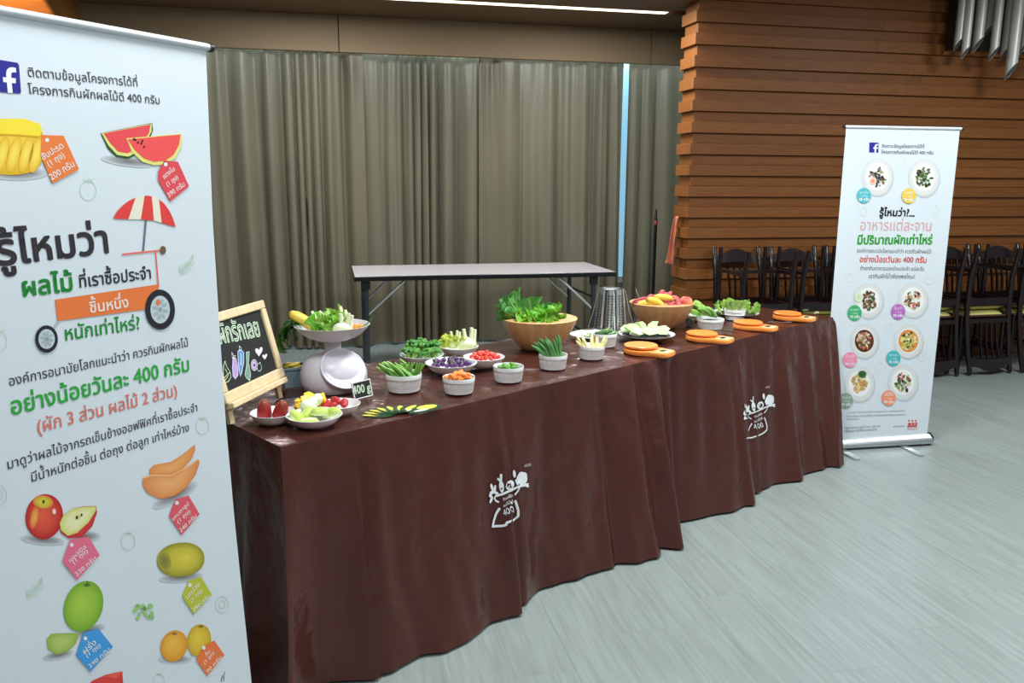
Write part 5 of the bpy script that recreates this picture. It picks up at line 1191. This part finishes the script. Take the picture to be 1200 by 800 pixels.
head('choy_bunch', 'small upright green leaf cluster at the back right of the lettuce bowl', WBp(.20, .45, .60), (-.05, .12, rzl), chm, [(.15, .4, .80), (.2, 3.1, .72)], 'lettuce')
frm = [leaf_mesh(.115, .085, (104+12*i, 178+5*i, 48+6*i), (206, 230, 130), bend=1.1, ruffle=.20, rf=4.8, cup=.5, rib=.08, seed=70+i, stem=.2, nu=30, nv=16).mesh('leaf', LEAF, True, None) for i in range(4)]
for a, c, lb, sc in ((-.18, -.35, 'bright green frilly lettuce at the front left of the wooden bowl', 1.0), (.28, -.12, 'bright green frilly lettuce at the centre right of the wooden bowl', 1.05), (.46, -.10, 'light green frilly lettuce against the right rim of the wooden bowl', .62), (.08, -.42, 'frilly lettuce tucked at the front rim of the wooden bowl', .8)):
    head('frilly_lettuce', lb, WBp(a, c, .76), (R_.uniform(-.2, .1), R_.uniform(-.2, .2), R_.uniform(0, 6)), frm, [(.22+.15*(i % 6), i*1.05, .95-.018*i) for i in range(20)], 'lettuce', 'frilly lettuces in the wooden bowl', sc)

ft_, fp, fr, fh = wood_bowl(738, 815, 354, 385, 'pale wooden bowl heaped with apples, rose apples and bananas')
def FBp(a, c, h): return fp+rx*(a*fr)+ry*(c*fr)+Vector((0, 0, fh*h))
def apple_fn(q, p): return Vector((q.x, q.y, q.z-.25*.034*math.exp(-((p.x**2+p.y**2)/.10))*(1 if p.z > 0 else -.5)))
APM = []
for c0, c1 in (((214, 150, 100), (206, 84, 76)), ((196, 70, 70), (180, 50, 60))):
    b = MB(); b.blob((0, 0, 0), .036, .036, .033, 20, 14, fn=apple_fn, colf=lambda p, c0=c0, c1=c1: C3(interp(c0, c1, .5+.5*math.sin(p.x*3+p.z*2)))); b.tube([(0, 0, .020), (.002, 0, .036)], .0013, 6, col=C3((80, 56, 30))); APM.append(b.mesh('apple', VEG, True, 60))
AP = [(.68, -.25, 1.06, 0, 'pink blushed apple at the right of the fruit bowl'), (-.1, .3, .98, 1, 'dark red apple at the back of the fruit bowl'), (.35, .35, .95, 0, 'pink apple at the back right of the fruit bowl'), (.0, .0, .72, 1, 'red apple buried in the middle of the fruit bowl'), (-.5, .25, .95, 1, 'red apple at the back left of the fruit bowl')]
for a, c, h, k, lb in AP:
    o = bpy.data.objects.new('apple', APM[k]); COL.objects.link(o); item(o, FBp(a, c, h), (R_.uniform(-.3, .3), R_.uniform(-.3, .3), R_.uniform(0, 6)), lb, 'apple', 'apples in the fruit bowl')
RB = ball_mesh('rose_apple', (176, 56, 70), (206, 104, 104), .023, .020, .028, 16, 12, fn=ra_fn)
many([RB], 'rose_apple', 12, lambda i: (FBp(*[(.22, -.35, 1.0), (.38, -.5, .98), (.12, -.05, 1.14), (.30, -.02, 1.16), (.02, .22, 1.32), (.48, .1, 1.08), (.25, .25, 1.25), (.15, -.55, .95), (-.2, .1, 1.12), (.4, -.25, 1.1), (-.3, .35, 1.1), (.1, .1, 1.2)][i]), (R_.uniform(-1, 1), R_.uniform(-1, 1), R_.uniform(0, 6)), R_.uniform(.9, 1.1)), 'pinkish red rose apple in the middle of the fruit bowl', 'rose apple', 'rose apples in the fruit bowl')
o = bpy.data.objects.new('rose_apple', RAM[0]); COL.objects.link(o); item(o, FBp(-.72, -.2, 1.02), (.3, 1.2, .3), 'dark red rose apple at the left rim of the fruit bowl', 'rose apple', None); o.scale = (1.15,)*3
def ban(L_, r):
    b = MB(); n = 10; b.tube([(L_*(i/n-.5), 0, .35*L_*(1-(2*i/n-1)**2)*.5) for i in range(n+1)], [r*.35, r*.8, r, r*1.03, r*1.05, r*1.05, r*1.05, r, r*.9, r*.55, r*.3], 8, colf=lambda t, a: C3((110, 84, 40) if t < .03 or t > .97 else (236, 208, 86))); return b.mesh('banana', VEG, True, None)
bn = ban(.115, .0165)
for a, c, h, rt, lb in ((-.30, -.50, 1.02, (.5, .45, .15), 'yellow banana curving down at the front left of the fruit bowl'), (-.02, -.35, 1.20, (.9, .15, .1), 'stubby yellow banana on top of the fruit bowl'), (-.52, -.45, .92, (.3, .0, -.2), 'yellow banana low at the front left rim of the fruit bowl')):
    o = bpy.data.objects.new('banana', bn); COL.objects.link(o); item(o, FBp(a, c, h), (rt[0], rt[1], rzl+rt[2]), lb, 'banana', 'bananas in the fruit bowl')
b = MB(); b.tube([(0, 0, 0), (-.012, 0, .03), (-.022, 0, .055)], .0016, 6, col=C3((180, 180, 140))); o = b.obj('dry_stalk', VEG); item(o, FBp(-.70, .0, 1.15), (0, 0, rzl), 'thin dry stalk sticking up at the left of the fruit bowl', 'stalk', None)

# ---- steel basket ------------------------------------------------------
SP0 = Q(715, 389, Z); aw = Vector((SP0.x, SP0.y, 0)).normalized(); r0, r1 = M(37, SP0)/2, M(27, SP0)/2; SP0 = SP0+aw*r0*.7
sh_ = (CC.z+ray(715, 337).z*math.hypot(SP0.x, SP0.y)/math.hypot(ray(715, 337).x, ray(715, 337).y))-Z
st = thing('steel_grater_stand', 'tall tapered stainless steel stand with perforated panels beside the fruit bowl', 'grater', (SP0.x, SP0.y, Z))
STL = mat('stainless', (214, 214, 214), rough=.24, metal=.8, noise=.04, nscale=20, stretch=(1, 1, .1)); DHO = mat('hole_dark', (20, 20, 22), rough=.6)
b = MB(); b.lathe([(r0*.94, .004), (r1*.94, sh_*.97), (r1*.80, sh_*.99), (r1*.6, sh_), (0, sh_*.995)], 40); b.obj('core', mat('steel_dull', (120, 120, 122), rough=.35, metal=.9, noise=.1), st)
NP = 8
for i in range(NP):
    a = 2*PI*(i+.5)/NP; hw = .30; vs = []
    for zz in [k/10 for k in range(11)]:
        rr_ = r0+(r1-r0)*zz
        for da, ex in ((-hw, .0), (-hw*.8, .004), (0, .006), (hw*.8, .004), (hw, .0)): vs.append(((rr_+ex)*math.cos(a+da), (rr_+ex)*math.sin(a+da), .004+zz*(sh_*.97)))
    b = MB(); b.add(vs, [(k*5+j, k*5+j+1, k*5+j+6, k*5+j+5) for k in range(10) for j in range(4)]); pn = b.obj('panel', STL, st, True, None)
    if i % 2 == 0 or i == 5:
        b = MB()
        for k in range(12):
            for da in (-.11, .11):
                zz = .15+.70*k/11; rr_ = r0+(r1-r0)*zz+.0064; aa = a+da; cz = .004+zz*sh_*.97; h_ = .0042
                b.add([(rr_*math.cos(aa-.05), rr_*math.sin(aa-.05), cz-h_), (rr_*math.cos(aa+.05), rr_*math.sin(aa+.05), cz-h_), (rr_*math.cos(aa+.05), rr_*math.sin(aa+.05), cz+h_), (rr_*math.cos(aa-.05), rr_*math.sin(aa-.05), cz+h_)], [(0, 1, 2, 3)])
        b.obj('hole_row', DHO, pn, False)
for a in (PI+.25, -.1, 1.7, -1.5):
    b = MB(); a += rzl; c, s = math.cos(a), math.sin(a); b.tube([(r1*1.02*c, r1*1.02*s, sh_*.93), (r1*1.2*c, r1*1.2*s, sh_*.95), (r0*1.15*c, r0*1.15*s, sh_*.5), (r0*1.55*c, r0*1.55*s, .004)], .0022, 6); b.obj('splayed_wire', STL, st)

# ---- plate of pomelo wedges --------------------------------------------
def plate_(px0, px1, yb, label, hh=.028):
    P0, r = on_tab(px0, px1, yb); P0 = P0-Vector((P0.x, P0.y, 0)).normalized()*r*.25*0
    t = thing('shallow_bowl', label, 'plate', (P0.x, P0.y, Z))
    b = MB(); b.lathe([(0, 0), (.45*r, 0), (.5*r, .004), (.98*r, hh), (1.0*r, hh+.003), (.97*r, hh+.002), (.55*r, .009), (0, .007)], 56); b.obj('dish', PORC, t)
    b = MB(); b.lathe([(.455*r, .0005), (.515*r, .0045), (.95*r, hh-.003), (.93*r, hh-.0045)], 56); b.obj('dark_underside', mat('dark_glaze', (60, 56, 60), rough=.3), t)
    return t, P0, r
t, P0, r = plate_(723, 791, 401, 'white plate with dark underside holding pale melon wedges')
b = MB(); b.prism([(-.036, 0), (0, -.012), (.036, 0), (.022, .020), (0, .027), (-.022, .020)], -.012, .012, col=C3((214, 232, 178))); mw = b.mesh('melon_wedge', mat('melon', vcol=True, rough=.35, noise=.08, nscale=30, sss=.1), True, 30)
WP = [(-.50, .0, .050, (1.3, .3, .1)), (-.15, .25, .050, (1.2, .9, .5)), (.25, .1, .056, (1.2, -.9, .3)), (.05, -.25, .036, (1.0, .1, .0)), (.45, -.1, .038, (1.1, .3, -.3)), (-.35, -.3, .036, (.9, .2, .4)), (.6, .15, .035, (1.1, -.2, .6)), (-.6, .25, .038, (1.2, .1, -.4))]
many([mw], 'melon_wedge', 8, lambda i: (P0+rx*r*WP[i][0]+ry*r*WP[i][1]+Vector((0, 0, WP[i][2])), (WP[i][3][0], WP[i][3][1], rzl+WP[i][3][2]), 1.15), 'pale green-white melon wedge on the plate before the fruit bowl', 'melon', 'melon wedges on the plate')
# romaine plate
t, P0, r = plate_(834, 889, 374, 'wide white plate of romaine leaves at the back of the far table'); P0 = t.location
rm = [leaf_mesh(.11, .06, (150+10*i, 200+4*i, 84), (220, 234, 170), bend=.8, ruffle=.16, rf=8, cup=.5, rib=.2, seed=80+i).mesh('leaf', LEAF, True, None) for i in range(3)]
many(rm, 'romaine_leaf', 14, lambda i: (P0+rx*r*(-.6+1.25*i/13)+ry*r*R_.uniform(-.3, .5)+Vector((0, 0, .022)), (R_.uniform(-.9, -.2), -.7+1.4*i/13+R_.uniform(-.3, .3), rzl+R_.uniform(-1.2, 1.2)), R_.uniform(.6, .85)), 'light green romaine leaf on the wide white plate', 'romaine leaf', 'romaine leaves on the plate')
# green mangoes / cucumbers right of the fruit bowl
Pg = Q(826, 380, Z)+ry*.12
b = MB(); rg_ = .075; b.lathe(lobe_prof(rg_, .035), 40); o = b.obj('small_dish', PORC, None, loc=(Pg.x, Pg.y, Z)); tag(o, 'white dish of green mangoes half hidden behind the fruit bowl', 'dish')
gm_ = ball_mesh('green_mango', (120, 170, 60), (166, 204, 92), .022, .019, .042, 16, 12)
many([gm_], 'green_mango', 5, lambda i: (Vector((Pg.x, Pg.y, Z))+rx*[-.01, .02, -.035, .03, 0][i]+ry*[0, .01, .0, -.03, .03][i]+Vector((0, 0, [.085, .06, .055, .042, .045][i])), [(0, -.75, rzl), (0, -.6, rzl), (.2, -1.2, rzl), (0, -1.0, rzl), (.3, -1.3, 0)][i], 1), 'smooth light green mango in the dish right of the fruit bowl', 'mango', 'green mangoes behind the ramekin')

# ---- orange digital scales ---------------------------------------------
OR = mat('orange_plastic', (250, 152, 72), rough=.25, spec=.5, noise=.01); ORL = mat('pale_orange_pad', (246, 206, 160), rough=.3)
def dig():
    t = thing('digital_scale', '', 'digital scale')
    R0 = .074; n = 40; prf = []
    pts = []
    for k in range(n+1):                      # teardrop outline: round at origin, tongue towards +x
        a = 1.02+(2*PI-2.04)*k/n; pts.append((R0*math.cos(a), R0*math.sin(a)))
    pts += [(.075, -.057), (.100, -.054), (.124, -.050), (.137, -.038), (.142, -.015), (.142, .015), (.137, .038), (.124, .050), (.100, .054), (.075, .057)]
    m = len(pts); b = MB(); lv = [(.96, 0), (1, .004), (1, .014), (.985, .018), (.95, .0195)]
    for s_, z in lv: b.v += [((x-.03)*s_+.03, y*s_, z*(1 if x < .08 else .95)) for x, y in pts]
    for i in range(len(lv)-1): b.f += [(i*m+k, i*m+(k+1) % m, (i+1)*m+(k+1) % m, (i+1)*m+k) for k in range(m)]
    b.f += [tuple(reversed(range(m))), tuple(range((len(lv)-1)*m, len(lv)*m))]; b.c = [(1, 1, 1, 1)]*len(b.v)
    b.obj('body', OR, t, True, 40)
    b = MB(); b.lathe([(.045, .0185), (.062, .022), (.069, .026), (.070, .032), (.067, .0345), (.060, .0340), (0, .0335)], 48, at=(-.002, 0, 0)); b.obj('weighing_platform', OR, t)
    b = MB(); b.box(.076, .134, -.036, .036, .0180, .0200, bev=.001); b.obj('display_pad', ORL, t, False)
    b = MB(); b.box(.086, .108, -.020, .020, .0200, .0207); b.obj('display', mat('lcd', (44, 52, 54), rough=.2), t, False)
    for y in (-.012, .012): b = MB(); b.lathe([(.004, .0200), (.004, .021), (0, .0214)], 12, at=(.122, y, 0)); b.obj('button', ORL, t)
    return t
dg = dig(); lbs = ['nearest orange digital kitchen scale, at the joint of the two tables', 'second orange digital scale, below the fruit bowl\'s right side', 'third orange digital scale, in front of the romaine ramekin', 'farthest orange digital scale near the end of the far table']
for i, ((cx, cy), (qx, qy), (px0, px1, yb)) in enumerate((((751.5, 404), (776, 409.5), (731, 789, 416)), ((823, 389.5), (846, 395), (800, 853, 401)), ((877, 376.5), (898, 381.5), (857, 906, 387)), ((923, 366), (945, 370.5), (906, 952, 375.5)))):
    a_ = Q(cx, cy+1.5, Z+.03); b_ = Q(qx, qy, Z+.02)
    # platform centre and tongue direction
    o = dg if i == 0 else copy_tree(dg); az = rzl-.62
    s_ = M(px1-px0, a_)/.205; o.location = (a_.x, a_.y, Z); o.rotation_euler = (0, 0, az); o.scale = (s_,)*3; o['label'] = lbs[i]; o['group'] = 'orange digital kitchen scales'
# spoon, small glass cup, cut stub near the far end
p = Q(908, 379.5, Z); q_ = Q(927, 380, Z); az = math.atan2((q_-p).y, (q_-p).x)
b = MB(); b.grid(lambda u, v: (.055+.018*math.cos(2*PI*v)*u*1.3, .013*math.sin(2*PI*v)*u, .004+.004*u*u), 4, 16); b.tube([(-.055, 0, .006), (0, 0, .007), (.036, 0, .005)], [.0035, .0025, .003], 8, flat=.5)
o = b.obj('spoon', STL); item(o, p+Vector((.03, .02, 0)), (0, 0, az), 'steel spoon beside the third orange scale', 'spoon', None)
p = Q(808, 381, Z); 
gt = thing('glass_cup', 'small clear glass cup right below the fruit bowl', 'cup', (p.x, p.y, Z))
gl = mat('clear_glass', (200, 210, 214), rough=.05, spec=.8); gl.node_tree.nodes['Principled BSDF'].inputs['Transmission Weight'].default_value = .85
b = MB(); b.lathe([(0, 0), (.022, 0), (.028, .035), (.026, .035), (.020, .004), (0, .004)], 28); b.obj('glass_wall', gl, gt)
b = MB(); b.lathe([(.0278, .034), (.029, .0365), (.0255, .0365), (.0258, .034)], 28); b.obj('glass_rim', gl, gt)
for (x, y, lb) in ((957, 366, 'pale cucumber stub at the back of the far table by the last scale'),):
    p = Q(x, y+2, Z); b = MB(); b.tube([(-.012, 0, .008), (.012, 0, .008)], .008, 10, col=C3((206, 210, 150))); o = b.obj('cucumber_stub', VEG, None, True, 40); item(o, p, (0, 0, .2), lb, 'cucumber', None)
p = Q(944, 364.5, Z); b = MB(); b.blob((0, 0, .006), .03, .008, .006, 12, 8, col=C3((120, 120, 60))); o = b.obj('okra_piece', VEG); item(o, p, (0, 0, .3), 'dull green pod lying behind the farthest orange scale', 'vegetable', None)
